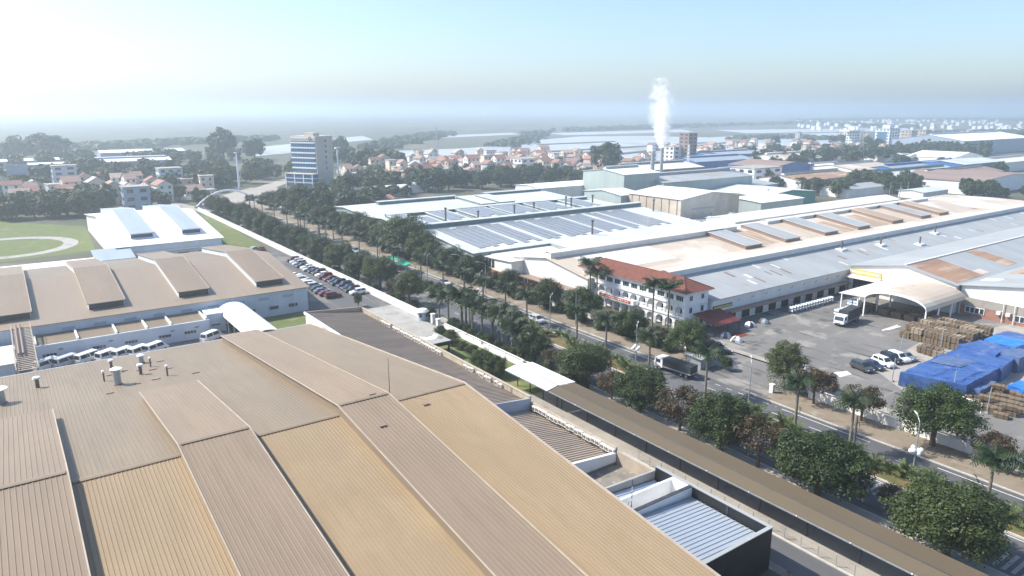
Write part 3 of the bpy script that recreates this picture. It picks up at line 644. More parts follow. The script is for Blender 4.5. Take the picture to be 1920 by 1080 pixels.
# front block of the white factory (windows over a brick base)
Fb = hall('front_block', 'white corner block with tall windows over brick at the factory front', 'building', 118.2, 131, [(166, 7.0), (180, 6.3)], ['sheetwhite'], 'stain')
MB().box(118.05, 118.19, 166, 180, 0, 2.9).build('brick_base', 'brick', Fb)
for k in range(3): MB().box(118.08, 118.19, 175.0 + k * 1.7, 176.1 + k * 1.7, 3.6, 5.9).build('window', 'glass', Fb)
MB().box(119.0, 122.4, 138, 165, 3.0, 3.25).build('lean_to_roof', 'brownsheet', Bf)
for k in range(6): MB().box(119.1, 119.3, 138.5 + k * 5.2, 138.7 + k * 5.2, 0, 3.0).build('post', 'steel', Bf)
MB().box(122.38, 122.47, 156, 164.8, .4, 2.8).build('dark_bay', 'black', Bf)
# third bay
hall('white_shed', 'long flat white-roofed bay behind the transverse vents', 'factory', 228, 352, [(172, 8.2), (179, 9.6), (186, 8.2)], ['sheetwhite'], 'stain')
hall('link_shed', 'pale concrete shed at the far right end of the white factory', 'shed', 352, 400, [(128, 7.2), (150, 7.6), (172, 7.0)], ['sheetcream'], 'stain')
# --- sheds of the yard (right)
PC = [(76.6, 7.6), (89.6, 10.3), (104.3, 7.7)]
C_ = hall('white_gabled_shed', 'white gabled shed with rust patches behind the arched canopy', 'factory', 191, 330, PC, ['sheetgrey'], 'stain', over=.6)
PC2 = [(46, 7.6), (62, 9.6), (76, 7.5)]
C2 = hall('white_gabled_shed', 'white gabled shed at the right edge above brick windows', 'factory', 192.5, 330, PC2, ['sheetgrey'], 'stain', over=.6)
roof_patch(C_, 192, 207, 77, 89, PC, 'rust', 'roof_patch'); roof_patch(C_, 224, 231, 78, 89, PC, 'rust', 'roof_patch', .055); roof_patch(C_, 207.2, 212, 77.4, 80, PC, 'sheetcream', 'roof_patch', .06)
roof_patch(C2, 200, 204, 71, 75, PC2, 'translucent'); roof_patch(C2, 214, 226, 66, 74, PC2, 'rust', 'roof_patch')
MB().box(191, 330, 89.3, 89.9, 10.25, 10.5).build('ridge_cap', 'sheetwhite', C_)
MB().box(190.82, 190.96, 95.4, 103.9, 5.4, 6.9).build('sign_board', 'yellow', C_)
for k in range(13): MB().box(190.76, 190.81, 96.0 + k * .6, 96.35 + k * .6, 5.85, 6.5).build('sign_letter', 'lettering', C_)
MB().hexa([(188.4, 95.2, 4.7), (190.9, 95.2, 5.2), (190.9, 104, 5.2), (188.4, 104, 4.7), (188.4, 95.2, 4.82), (190.9, 95.2, 5.32), (190.9, 104, 5.32), (188.4, 104, 4.82)]).build('door_hood', 'sheetwhite', C_)
MB().box(190.84, 190.97, 96.4, 103, .1, 4.4).build('doorway', 'black', C_)
MB().box(192.3, 192.47, 46.5, 75.6, .02, 2.6).build('brick_base', 'brick', C2); MB().box(192.24, 192.47, 46.5, 75.6, 2.62, 4.6).build('plaster_band', 'yardlight', C2)
for y in (70.0, 59.2, 52.0):
    w = MB().box(192.14, 192.28, y, y + 4.4, .9, 2.5).build('window', 'white', C2)
    for q in range(4): MB().box(192.08, 192.13, y + .2 + q * 1.05, y + 1.0 + q * 1.05, 1.05, 2.35).build('pane', 'glass', w)
for y in (64.4, 66.4): MB().box(191.6, 192.2, y, y + .9, 1.9, 2.7).build('air_conditioner_box', 'acwhite', C2)
for y in (63.6, 66.0): MB().tube([(191.9, y, .1), (191.9, y, 5.2)], .1, 6).build('downpipe', 'white', C2)
# arched canopy
K_ = thing('arched_canopy', 'open barrel-roofed canopy with white ribs beside the timber yard', 'canopy', (181, 83, 0))
def arch_pts(yc, hw, z0, rise, n=12): return [(yc + hw * math.cos(math.pi - math.pi * k / n), z0 + rise * math.sin(math.pi * k / n) ** .85) for k in range(n + 1)]
ap = arch_pts(81.3, 7.4, 4.5, 2.7)
mb = MB(); mb.prism(ap + [(y, z - .12) for y, z in reversed(ap)], 170.8, 190.4, 'x'); mb.build('vault', 'sheetcream', K_)
mb = MB(); mb.prism([(y, z + .05) for y, z in ap] + [(y, z - .35) for y, z in reversed(ap)], 170.5, 170.78, 'x'); mb.build('front_rib', 'coolwhite', K_)
for x in (174.5, 180, 185.5):
    mb = MB(); mb.prism([(y, z - .13) for y, z in ap] + [(y, z - .4) for y, z in reversed(ap)], x, x + .2, 'x'); mb.build('rib', 'steel', K_)
for x in (178, 183):
    mb = MB(); s = ap[7:10]; mb.prism([(y, z + .04) for y, z in s] + [(y, z - .02) for y, z in reversed(s)], x, x + .7, 'x'); mb.build('skylight', 'sheetgrey', K_)
for x in (170.7, 177, 183.5):
    for y in (74.0, 88.6): MB().box(x - .14, x + .14, y - .14, y + .14, 0, 4.5).build('post', 'coolwhite', K_)
MB().hexa([(170.8, 88.9, 4.7), (190.4, 88.9, 4.9), (190.4, 95.0, 4.9), (169.8, 95.0, 4.7), (170.8, 88.9, 4.85), (190.4, 88.9, 5.05), (190.4, 95.0, 5.05), (169.8, 95.0, 4.85)]).build('flat_roof', 'sheetwhite', K_)
for y in (90.5, 94.8):
    for x in (171, 180): MB().box(x - .12, x + .12, y - .12, y + .12, 0, 4.69).build('post', 'coolwhite', K_)

# ------------------------------------------------------------------ the red-roofed villa
VX0, VX1, VY0, VY1, VE = 124.3, 132.3, 105.8, 141.6, 8.9
Vl = thing('office_villa', 'white three-storey villa with red tiled hip roof and arched loggias', 'building', (128, 124, 0))
MB().box(VX0 + 1.3, VX1, VY0 + .02, VY1, 0, VE).build('wall', 'white', Vl)
MB().box(VX0, VX0 + 1.29, VY0 + .02, VY0 + .3, 0, VE).build('wall', 'white', Vl); MB().box(VX0, VX0 + 1.29, VY1 - .3, VY1, 0, VE).build('wall', 'white', Vl)
for z in (3.0, 6.0): MB().box(VX0 - .28, VX1 + .12, VY0 - .15, VY1 + .15, z - .12, z + .14).build('string_course', 'white', Vl)
nb = 12; bw = (VY1 - VY0 - .6) / nb
for fl in range(3):
    z0, z1 = (0.0, 2.87) if fl == 0 else ((3.15, 5.87) if fl == 1 else (6.15, 8.88))
    for b in range(nb):
        y0 = VY0 + .3 + b * bw; y1 = y0 + bw; hw = bw * (.36 if b not in (0, nb - 1) else .33); yc = (y0 + y1) / 2
        mb = MB(); xa, xb = VX0, VX0 + .3
        if fl < 2:
            zs, zp = z0 + (.75 if fl else .05), z0 + 1.75; n = 8
            arc = [(yc + hw * math.cos(math.pi * k / n), zp + .62 * math.sin(math.pi * k / n)) for k in range(n + 1)]
            mb.box(xa, xb, y0, yc - hw, z0, z1); mb.box(xa, xb, yc + hw, y1, z0, z1)
            if fl: mb.box(xa, xb, yc - hw, yc + hw, z0, z0 + .12); mb.box(xa, xb, yc - hw, yc + hw, zs, zs + .12)
            for p, q in zip(arc, arc[1:]): mb.prism([p, (p[0], z1), (q[0], z1), q], xa, xb, 'x')
            mb.build('arched_bay', 'white', Vl)
            for s in (-1, 1): MB().box(xa - .1, xa - .01, yc + s * (hw + .2) - .09, yc + s * (hw + .2) + .09, z0, zp).build('pilaster', 'white', Vl)
            if fl:
                bal = MB()
                for k in range(6): bal.box(xa + .1, xa + .2, yc - hw + .1 + k * hw * .36, yc - hw + .22 + k * hw * .36, z0 + .12, zs)
                bal.build('balustrade', 'white', Vl)
            d = MB().box(VX0 + 1.22, VX0 + 1.29, yc - .62, yc + .62, z0 + .02, z0 + 2.15).build('loggia_door', 'white', Vl)
            for s in (-.55, .05): MB().box(VX0 + 1.16, VX0 + 1.21, yc + s, yc + s + .5, z0 + .5, z0 + 2.05).build('pane', 'glass', d)
        else:
            zs, zt = z0 + .75, z0 + 2.05; wv = bw * .37
            mb.box(xa, xb, y0, yc - wv, z0, z1); mb.box(xa, xb, yc + wv, y1, z0, z1); mb.box(xa, xb, yc - wv, yc + wv, z0, zs); mb.box(xa, xb, yc - wv, yc + wv, zt, z1)
            mb.build('window_bay', 'white', Vl)
            w = MB().box(xa + .12, xa + .2, yc - wv, yc + wv, zs + .01, zt - .01).build('window', 'white', Vl)
            for k in range(4): MB().box(xa + .07, xa + .115, yc - wv + .07 + k * wv * .5, yc - wv + wv * .5 - .05 + k * wv * .5, zs + .08, zt - .08).build('pane', 'glass', w)
            MB().box(xa - .12, xa - .01, yc - wv - .1, yc + wv + .1, zs - .12, zs).build('sill', 'white', Vl)
for fl, (z, h) in enumerate(((1.0, 1.5), (4.0, 1.5), (7.0, 1.3))):
    for x in (VX0 + 1.4, VX0 + 5.4):
        w = MB().box(x, x + 1.1, VY0 - .06, VY0 + .01, z, z + h).build('window', 'white', Vl)
        for k in range(2): MB().box(x + .08 + k * .5, x + .5 + k * .5, VY0 - .1, VY0 - .065, z + .1, z + h - .1).build('pane', 'glass', w)
        MB().box(x - .15, x + 1.25, VY0 - .2, VY0 - .02, z + h + .1, z + h + .24).build('lintel', 'white', Vl)
MB().box(VX0 - .7, VX1 + .7, VY0 - .7, VY1 + .7, VE - .02, VE + .28).build('eave', 'white', Vl)
ex0, ex1, ey0, ey1, rz_ = VX0 - .95, VX1 + .95, VY0 - .95, VY1 + .95, 11.6
ze = VE + .3; xc = (VX0 + VX1) / 2; ra, rb = VY0 + 4.3, VY1 - 4.3
rf = MB()
rf.face([(ex0, ey0, ze), (ex0, ey1, ze), (xc, rb, rz_), (xc, ra, rz_)][::-1]); rf.face([(ex1, ey1, ze), (ex1, ey0, ze), (xc, ra, rz_), (xc, rb, rz_)][::-1])
rf.face([(ex1, ey0, ze), (ex0, ey0, ze), (xc, ra, rz_)][::-1]); rf.face([(ex0, ey1, ze), (ex1, ey1, ze), (xc, rb, rz_)][::-1]); rf.face([(ex0, ey0, ze), (ex1, ey0, ze), (ex1, ey1, ze), (ex0, ey1, ze)])
ro = rf.build('roof', 'tile', Vl)
MB().tube([(xc, ra, rz_), (xc, rb, rz_)], .16, 6).build('ridge_tiles', 'tile', ro)
for (x, y, yr) in ((ex0, ey0, ra), (ex1, ey0, ra), (ex0, ey1, rb), (ex1, ey1, rb)): MB().tube([(x, y, ze), (xc, yr, rz_)], .14, 6).build('hip_tiles', 'tile', ro)
for k in range(1, 15):      # tile courses standing proud on the road side
    f0 = k / 15.5; x = ex0 + (xc - ex0) * f0; z = ze + (rz_ - ze) * f0; ya = ey0 + (ra - ey0) * f0; yb = ey1 + (rb - ey1) * f0
    MB().box(x, x + .06, ya + .1, yb - .1, z - .01, z + .06).build('tile_course', 'tile', ro)
Sg = thing('balcony_sign', 'red banner board with pale lettering on the villa balcony', 'sign', (123.4, 127, 3.4))
MB().box(122.9, 124.0, 121.0, 133.6, 2.9, 3.1).build('balcony_slab', 'white', Sg)
MB().box(122.8, 122.95, 121.0, 133.6, 3.1, 4.15).build('frame', 'white', Sg)
MB().box(122.72, 122.79, 121.8, 133.2, 3.3, 4.0).build('panel', 'red', Sg)
for k in range(16): MB().box(122.68, 122.715, 122.5 + k * .64, 122.5 + k * .64 + R.uniform(.2, .42), 3.5, 3.8).build('letter_mark', 'lettering', Sg)
MB().box(122.8, 124.0, 120.8, 120.98, 3.1, 4.15).build('frame_return', 'white', Sg)
Pr = thing('entrance_canopy', 'dark red pitched canopy against the end of the villa', 'canopy', (131.5, 101.5, 0))
MB().hexa([(126.6, 98.6, 2.5), (135.8, 98.6, 2.5), (135.8, 105.4, 3.9), (126.6, 105.4, 3.9), (126.6, 98.6, 2.62), (135.8, 98.6, 2.62), (135.8, 105.4, 4.02), (126.6, 105.4, 4.02)]).build('roof', 'redtin', Pr)
for x in (127, 131.2, 135.4): MB().box(x - .1, x + .1, 98.8, 99.0, 0, 2.5).build('post', 'redtin', Pr)
rect('red_carpet', 129.0, 134.5, 95.4, 98.4, .07, 'redcarpet')

# ------------------------------------------------------------------ perimeter walls, carport, gates
def wall_run(label, x, y0, y1, h, m, step=6.0, th=.25):
    t = thing('perimeter_wall', label, 'wall', (x, (y0 + y1) / 2, 0))
    n = max(1, int(round((y1 - y0) / step))); s = (y1 - y0) / n
    for k in range(n): MB().box(x - th / 2, x + th / 2, y0 + k * s + .19, y0 + (k + 1) * s - .19, 0, h).build('panel', m, t)
    for k in range(n + 1): MB().box(x - .18, x + .18, y0 + k * s - .18, y0 + k * s + .18, 0, h + .25).build('pillar', m, t)
    MB().box(x - th / 2 - .06, x + th / 2 + .06, y0 + .2, y1 - .2, h + .252, h + .34).build('coping', m, t)
    return t
wall_run('white wall between the car park and the avenue trees', 79.95, 149, 385, 1.7, 'white')
wall_run('white garden wall behind the row of royal palms', 79.95, 90, 139, 1.3, 'white')
wall_run('whitewashed low wall along the sandy pavement by the stacks', 112.2, 22, 66, 1.7, 'stain')
wall_run('pale wall in front of the villa under the trees', 114.0, 96, 180, 1.3, 'stain')
def carport(label, x0, xr, x1, y0, y1, ze, zr, z1, m, posts):
    t = thing('carport', label, 'carport', ((x0 + x1) / 2, (y0 + y1) / 2, 0))
    slab(MB(), y0, y1, x0, ze, xr - .02, zr, .08, None, True).build('roof', m, t); slab(MB(), y0, y1, xr + .02, zr, x1, z1, .08, None, True).build('roof', m, t)
    MB().box(x0 - .1, x0 + .05, y0, y1, ze - .22, ze - .06).build('fascia', 'steel', t)
    MB().tube([(xr, y0, zr + .02), (xr, y1, zr + .02)], .07, 6).build('ridge_line', 'black', t)
    n = int((y1 - y0) / posts)
    for k in range(n + 1):
        y = y0 + .4 + k * (y1 - y0 - .8) / max(1, n)
        MB().box(x0 + 2.4, x0 + 2.55, y - .08, y + .08, 0, ze + .2).build('post', 'darkmetal', t); MB().box(x1 - .8, x1 - .65, y - .08, y + .08, 0, z1 - .1).build('post', 'steel', t)
        MB().box(x0 - .2, x0 - .11, y - .06, y + .06, ze - .12, ze + .02).build('bracket', 'coolwhite', t)
    return t
M['carportroof'] = mat('dusty_brown_sheet', (.125, .098, .062), (.10, .08, .054), .1, .7, 0, (1, .3, 1), spots=[((.155, .118, .07), .06, (.52, .68)), ((.07, .06, .05), .7, (.66, .78))])
carport('long dusty brown carport roof running beside the avenue', 70.9, 72.9, 76.6, 8, 88.6, 3.7, 4.15, 3.85, 'carportroof', 6.2)
carport('bright white carport roof at the far end of the brown one', 70.7, 72.9, 76.9, 88.8, 101.2, 3.75, 4.2, 3.9, 'coolwhite', 4)
t = thing('wire_fence', 'low wire fence on posts along the lane below the brown carport', 'fence', (70.6, 38, 0))
for k in range(26): MB().box(70.55, 70.63, 12 + k * 2.2, 12.08 + k * 2.2, 0, 1.5).build('post', 'concrete', t)
for z in (.5, 1.0, 1.4): MB().tube([(70.59, 12, z), (70.59, 67, z)], .018, 4).build('wire', 'steel', t)
struct('kerb', MB().box(70.2, 70.5, 10, 70, 0, .2), 'kerb')
t = thing('entrance_canopy', 'black flat canopy with white worn top beside the garden', 'canopy', (67.5, 125.5, 0))
MB().box(64.3, 71.6, 121.5, 129.5, 3.0, 3.7).build('roof', 'black', t); MB().box(64.5, 71.4, 121.7, 129.3, 3.702, 3.76).build('deck', 'concrete', t)
mb = MB(); mb.prism([(65.5, 124.0), (67.5, 124.6), (69.0, 124.2), (70.8, 126.0), (70.6, 127.6), (69.6, 126.4), (68.2, 126.2), (66.8, 127.8), (65.3, 127.0)], 3.762, 3.80, 'z'); mb.build('white_patch', 'white', t)
for y in (122.2, 128.8): MB().box(70.9, 71.2, y - .15, y + .15, 0, 3.0).build('post', 'black', t)
# guard booth at the near gate
t = thing('guard_booth', 'small round guard booth with pale domed roof at the car park gate', 'booth', (79.64, 149.21, 0))
c = (79.64, 149.21, 0)
MB().tube([(c[0], c[1], 0), (c[0], c[1], 2.2)], 1.1, 10).build('wall', 'coolgrey', t); MB().tube([(c[0], c[1], 2.2), (c[0], c[1], 2.35), (c[0], c[1], 2.8), (c[0], c[1], 3.1)], [1.6, 1.6, 1.1, .1], 12).build('roof', 'coolwhite', t)
for k in range(4):
    a = k * math.pi / 2 + .5; MB().box(c[0] + math.cos(a) * 1.05 - .3, c[0] + math.cos(a) * 1.05 + .3, c[1] + math.sin(a) * 1.05 - .3, c[1] + math.sin(a) * 1.05 + .3, 1.0, 1.8).build('window', 'glass', t)
for i, p in enumerate([(80.33, 145.4), (79.22, 140.89)]):
    t = thing('gate_pillar', ['white gate pillar beside the guard booth', 'white gate pillar nearer the royal palms'][i], 'pillar', (*p, 0), 0, 'gate pillars')
    MB().box(p[0] - .4, p[0] + .4, p[1] - .4, p[1] + .4, 0, 2.2).build('shaft', 'white', t); MB().box(p[0] - .5, p[0] + .5, p[1] - .5, p[1] + .5, 2.201, 2.4).build('cap', 'white', t)
# yard gate: guard house, shelter, barrier
gh = hall('guard_house', 'small guard house with red tiled roof behind the tall tree at the yard gate', 'building', 114.2, 118.2, [(65.6, 2.3), (67.8, 3.3), (70.0, 2.3)], ['tile'], 'white')
MB().box(114.05, 114.19, 66.4, 67.4, .1, 2.0).build('door', 'brownsheet', gh); MB().box(114.05, 114.19, 68, 69.2, .9, 1.8).build('window', 'glass', gh)
hall('bike_shelter', 'light grey flat shelter roof under the trees at the yard gate', 'shelter', 107.4, 112.4, [(86.6, 2.5), (90.2, 2.7)], ['sheetgrey'], 'steel')
for i, p in enumerate([(108.85, 71.38), (122.7, 73.78)]):
    t = thing('gate_pillar', ['white gate pillar under the tall yellow-green tree', 'white gate pillar behind the tall yellow-green tree'][i], 'pillar', (*p, 0), 0, 'yard gate pillars')
    MB().box(p[0] - .35, p[0] + .35, p[1] - .35, p[1] + .35, 0, 1.6).build('shaft', 'white', t); MB().box(p[0] - .42, p[0] + .42, p[1] - .42, p[1] + .42, 1.601, 1.75).build('cap', 'white', t)
t = thing('height_barrier', 'white steel frame barrier in front of the timber stacks', 'barrier', (132.99, 47.35, 0))
q = [(132.77, 52.78), (131.98, 50.38), (129.73, 47.43), (129.65, 45.31)]
for p in q: MB().tube([(p[0], p[1], 0), (p[0], p[1], 2.0)], .07, 6).build('post', 'white', t)
MB().tube([(q[0][0], q[0][1], 1.4), (q[1][0], q[1][1], 1.9)], .07, 6).build('rail', 'white', t); MB().tube([(q[1][0], q[1][1], 1.4), (q[2][0], q[2][1], 1.9)], .07, 6).build('rail', 'white', t)
MB().tube([(q[2][0], q[2][1], 1.95), (q[3][0], q[3][1], 1.95)], .07, 6).build('rail', 'white', t); MB().box(q[2][0] - .1, q[2][0] + .1, q[2][1] - .8, q[2][1] + .1, 1.4, 1.9).build('sign_plate', 'white', t)

# ------------------------------------------------------------------ lamps, masts, poles
def street_lamp(x, y, label, arm=-1, cluster=False, h=8.8, group='street lamps on the avenue'):
    t = thing('street_lamp', label, 'street lamp', (x, y, 0), 0, group)
    MB().tube([(x, y, 0), (x, y, h * .55), (x, y, h * .9)], [.13, .1, .075], 8).build('pole', 'steel', t)
    MB().tube([(x, y, h * .9), (x + arm * .1, y + .1, h * .96), (x + arm * .5, y + .5, h), (x + arm * 1.4, y + 1.2, h + .1)], .06, 6).build('arm', 'steel', t)
    MB().hexa([(x + arm * 1.3, y + 1.0, h + .02), (x + arm * 1.55, y + 1.35, h + .02), (x + arm * 2.2, y + 1.9, h + .08), (x + arm * 1.95, y + 1.55, h + .08),
               (x + arm * 1.3, y + 1.0, h + .16), (x + arm * 1.55, y + 1.35, h + .16), (x + arm * 2.2, y + 1.9, h + .18), (x + arm * 1.95, y + 1.55, h + .18)]).build('lamp_head', 'coolwhite', t)
    MB().tube([(x, y, 0), (x, y, .5)], .2, 8).build('base', 'steel', t)
    if cluster:
        for k in range(6):
            a = k * math.pi / 3; cx, cyy, cz = x + .62 * math.cos(a), y + .62 * math.sin(a), 4.1 + (.35 if k % 2 else 0)
            MB().tube([(x, y, 3.7), (cx, cyy, cz - .3)], .035, 5).build('bracket', 'coolwhite', t)
            MB().tube([(cx, cyy, cz - .34), (cx, cyy, cz - .15), (cx, cyy, cz + .12), (cx, cyy, cz + .3)], [.12, .32, .3, .1], 8).build('globe', 'coolwhite', t)
    return t
for i, (y, c_l) in enumerate(((41.2, True), (69.2, False), (95.1, True), (122.5, False), (152, True), (180, False), (212, False), (244, False), (280, False))):
    street_lamp(98.0 if y != 69.2 else 99.0, y, 'curved-arm street lamp on the median%s, %s from the bottom' % (' with white globe cluster' if c_l else '', nth(i)), 1, c_l)
for i, p in enumerate([(99.31, 123.5), (107.41, 162.22), (98.46, 175.43), (105.52, 216.18)]):
    street_lamp(106.6, p[1], 'street lamp on the sandy far pavement, %s from the villa' % nth(i), -1)
t = thing('utility_pole', 'dark utility pole with drooping brackets beside the big near tree', 'pole', (91.6, 44.5, 0))
MB().tube([(86.9, 44.2, 0), (86.9, 44.2, 11.2)], [.2, .14], 8).build('pole', 'rustpipe', t)
for s in (-1, 1): MB().tube([(86.9, 44.2, 10.2), (86.9 + s * .8, 44.2, 10.0), (86.9 + s * .9, 44.2, 9.3)], .05, 5).build('bracket', 'rustpipe', t)
def mast(p, h, label, r=.6, arms=False):
    t = thing('high_mast', label, 'mast', (*p, 0), 0, 'white high masts')
    MB().tube([(p[0], p[1], 0), (p[0], p[1], h)], [r, r * .55], 10).build('shaft', 'coolwhite', t)
    MB().tube([(p[0], p[1], h), (p[0], p[1], h + .6)], [r * 2.2, r * 1.8], 10).build('head', 'steel', t)
    if arms:
        for k in range(4): MB().box(p[0] - 6, p[0] + 6, p[1] - .2, p[1] + .2, 4 + k * 5.2, 4.3 + k * 5.2).build('cross_arm', 'coolwhite', t)
mast((125.34, 478.16), 23, 'white high mast beside the road junction', .75); mast((184.03, 456.41), 25, 'white high mast in front of the office tower', .85)
def lattice(p, h, w, label, m='steel'):
    t = thing('lattice_tower', label, 'tower', (*p, 0), 0, 'lattice towers')
    for sx in (-1, 1):
        for sy in (-1, 1): MB().tube([(p[0] + sx * w, p[1] + sy * w, 0), (p[0] + sx * w * .2, p[1] + sy * w * .2, h)], .16, 5).build('leg', m, t)
    n = 9
    for k in range(n):
        f0, f1 = k / n, (k + 1) / n; w0, w1 = w * (1 - .8 * f0), w * (1 - .8 * f1)
        MB().tube([(p[0] - w0, p[1] - w0, h * f0), (p[0] + w1, p[1] - w1, h * f1)], .09, 4).build('brace', m, t); MB().tube([(p[0] + w0, p[1] + w0, h * f0), (p[0] - w1, p[1] + w1, h * f1)], .09, 4).build('brace', m, t)
        MB().tube([(p[0] - w0, p[1] + w0, h * f0), (p[0] - w1, p[1] - w1, h * f1)], .09, 4).build('brace', m, t)
lattice((679.66, 374.31), 32, 2.4, 'grey lattice telecom tower among the far sheds'); lattice((433.85, 374.74), 24, 1.4, 'white lattice mast beside the far blue sheds', 'coolwhite')
lattice((374.01, 658.09), 32, 1.6, 'thin lattice mast beyond the red-roofed village')
for i, p in enumerate([(333.8, 232.35), (377.18, 239.23), (420.91, 241.39), (417.89, 210.2), (422.66, 206.8), (431.43, 206.89), (473.99, 193.1), (465.0, 182.95), (267.59, 230.99), (272.15, 217.08), (369.67, 229.37)]):
    t = thing('power_pole', 'thin concrete power pole among the far sheds, %s' % nth(i), 'pole', (*p, 0), 0, 'power poles among the sheds')
    MB().tube([(p[0], p[1], 0), (p[0], p[1], 9)], [.2, .13], 6).build('pole', 'concrete', t); MB().box(p[0] - .9, p[0] + .9, p[1] - .08, p[1] + .08, 8.2, 8.4).build('crossarm', 'darkmetal', t)
for i, p in enumerate([(147.9, 68.02), (159.47, 65.22), (132.37, 61.69), (134.18, 51.78), (130.77, 44.78)]):
    t = thing('yard_pole', 'thin pole standing in the timber yard, %s from the parked cars' % nth(i), 'pole', (*p, 0), 0, 'poles in the timber yard')
    MB().tube([(p[0], p[1], 0), (p[0] + .3, p[1], 4.6)], .09, 6).build('pole', 'steel', t); MB().box(p[0] - .25, p[0] + .25, p[1] - .25, p[1] + .25, 0, .3).build('foot', 'concrete', t)
# arch over the junction road
a0, a1 = (81.88, 398.87), (115.72, 407.53)
t = thing('gateway_arch', 'slender white arch spanning the road at the junction', 'arch', (*a0, 0))
pts = [(a0[0] + (a1[0] - a0[0]) * k / 16, a0[1] + (a1[1] - a0[1]) * k / 16, .2 + 7.6 * math.sin(math.pi * k / 16) ** .8) for k in range(17)]
MB().tube(pts, .5, 8).build('span', 'coolwhite', t)
for p in (a0, a1): MB().box(p[0] - .9, p[0] + .9, p[1] - .9, p[1] + .9, 0, .8).build('footing', 'concrete', t)

# ------------------------------------------------------------------ office tower
tp = (172.74, 464.46, 0); tc = thing('office_tower', 'beige office tower with bands of blue glass rising above the trees', 'building', tp, rad(30))
OFF[tc.name] = (0, 0, 0)
W1, W2, TH = 21.0, 17.0, 32.8         # local: glass face on -x (width along y), stone face on -y (width along x)
MB().box(.6, W2, .6, W1, 0, TH).build('core', 'stone', tc)
MB().box(.2, W2, .0, .58, 8.4, TH).build('stone_face', 'stone', tc)
MB().box(0, .58, .0, W1, TH - 3.2, TH - .02).build('crown_band', 'stone', tc)
for k in range(7):
    z = 9.2 + k * 3.3
    o = MB().box(.1, .58, 1.0, W1 - .3, z + .02, z + 2.35).build('glass_band', 'glassblue', tc)
    for q in range(9): MB().box(.04, .09, 1.3 + q * 2.1, 1.42 + q * 2.1, z + .05, z + 2.3).build('mullion', 'steel', o)
    MB().box(-.12, .58, .8, W1, z + 2.37, z + 3.28).build('floor_band', 'coolwhite', tc)
for k in range(6):
    z = 11 + k * 3.6
    w = MB().box(9.2, 10.6, -.08, -.01, z, z + 1.5).build('window', 'glass', tc); MB().box(9.05, 10.75, -.16, -.02, z - .15, z - .02).build('sill', 'stone', w)
pod = MB().box(-5.5, -.15, -.5, W1 + 1.5, 0, 8.3).build('podium', 'glassblue', tc)
for k in range(4): MB().box(-5.75, -5.52, -.4 + k * 7.4, .2 + k * 7.4, 0, 8.3).build('podium_pier', 'coolwhite', pod)
for z in (2.7, 5.4, 8.31): MB().box(-5.9, -.2, -.6, W1 + 1.7, z, z + .35).build('podium_band', 'coolwhite' if z < 8 else 'stone', pod)
em = MB(); em.tube([(-.02, 4.5, TH - 1.6), (-.2, 4.5, TH - 1.6)], 1.25, 16); e = em.build('emblem', 'darkmetal', tc)
MB().tube([(-.21, 4.5, TH - 1.6), (-.26, 4.5, TH - 1.6)], .7, 12).build('emblem_centre', 'stone', e)
for k in range(8): MB().box(-.1, -.02, 8.0 + k * 1.4, 8.9 + k * 1.4, TH - 2.0, TH - 1.2).build('letter_mark', 'walle', tc)
MB().box(3, 9, 4, 12, TH, TH + 2.2).build('roof_plant', 'stone', tc)

# ------------------------------------------------------------------ industrial buildings behind
def gshed(name, label, px, py, w, d, ze, zr, roof, wall, axis='x', vent=None, cat='shed', rowdoors=0, venth=1.0, group=None):
    """shed whose near-left ground corner is the world point (px,py)."""
    if axis == 'x':
        t = hall(name, label, cat, px, px + w, [(py, ze), (py + d / 2, zr), (py + d, ze)], [roof], wall, group=group)
        if vent: ridge_vent(t, px + w * .04, px + w * .96, py + d / 2, zr, 2.2, venth, vent, wall)
    else:
        t = hall(name, label, cat, py, py + d, [(px, ze), (px + w / 2, zr), (px + w, ze)], [roof], wall, swap=True, group=group)
        if vent:
            o = MB().box(px + w / 2 - 1.1, px + w / 2 + 1.1, py + d * .04, py + d * .96, zr - .4, zr + venth).build('ridge_vent', wall, t)
            MB().box(px + w / 2 - 1.5, px + w / 2 + 1.5, py + d * .03, py + d * .97, zr + venth + .01, zr + venth + .2).build('vent_roof', vent, o)
    for k in range(rowdoors):
        MB().box(px - .08, px - .01, py + 1.5 + k * 3.2, py + 3 + k * 3.2, 1.2, 2.6).build('window', 'glass', t)
    return t
gshed('cream_shed', 'tall cream-clad shed with pale roof beside the chimneys', 240, 210, 40, 32, 12.0, 14.2, 'coolwhite', 'sheetcream', 'y')
cr = bpy.data.objects['cream_shed']
for k in range(7): MB().box(239.86, 239.99, 212 + k * 4.6, 212.3 + k * 4.6, 2, 11.6).build('cladding_rib', 'brownsheet', cr)
MB().box(247, 262, 209.8, 209.96, 7.0, 7.5).build('wall_duct', 'steel', cr)
gshed('green_block', 'tall pale green block with sloping roof behind the solar factory', 262, 268, 26, 32, 17.5, 19.5, 'coolwhite', 'greenwall', 'x', 'sheetgrey')
gshed('grey_shed', 'pale grey shed with ridge vent right behind the cream shed', 285, 262, 75, 30, 12.5, 15, 'sheetgrey', 'greenwall', 'x', 'sheetgrey')
gshed('grey_shed', 'grey shed with dark vent at the foot of the smoking chimney', 320, 318, 64, 34, 13, 15.5, 'sheetwhite', 'brownsheet', 'x', 'sheetgrey')
gshed('low_shed', 'low pale block right of the cream shed', 290, 205, 34, 22, 7.5, 8.2, 'coolwhite', 'greenwall', 'x')
gshed('green_gable', 'small pale green gabled shed tucked before the green block', 236, 243, 14, 26, 11, 12.5, 'coolwhite', 'greenwall', 'x')
gshed('white_outbuilding', 'white flat outbuilding among trees left of the green block', 232, 300, 52, 22, 9.5, 10.5, 'coolwhite', 'stain', 'x')
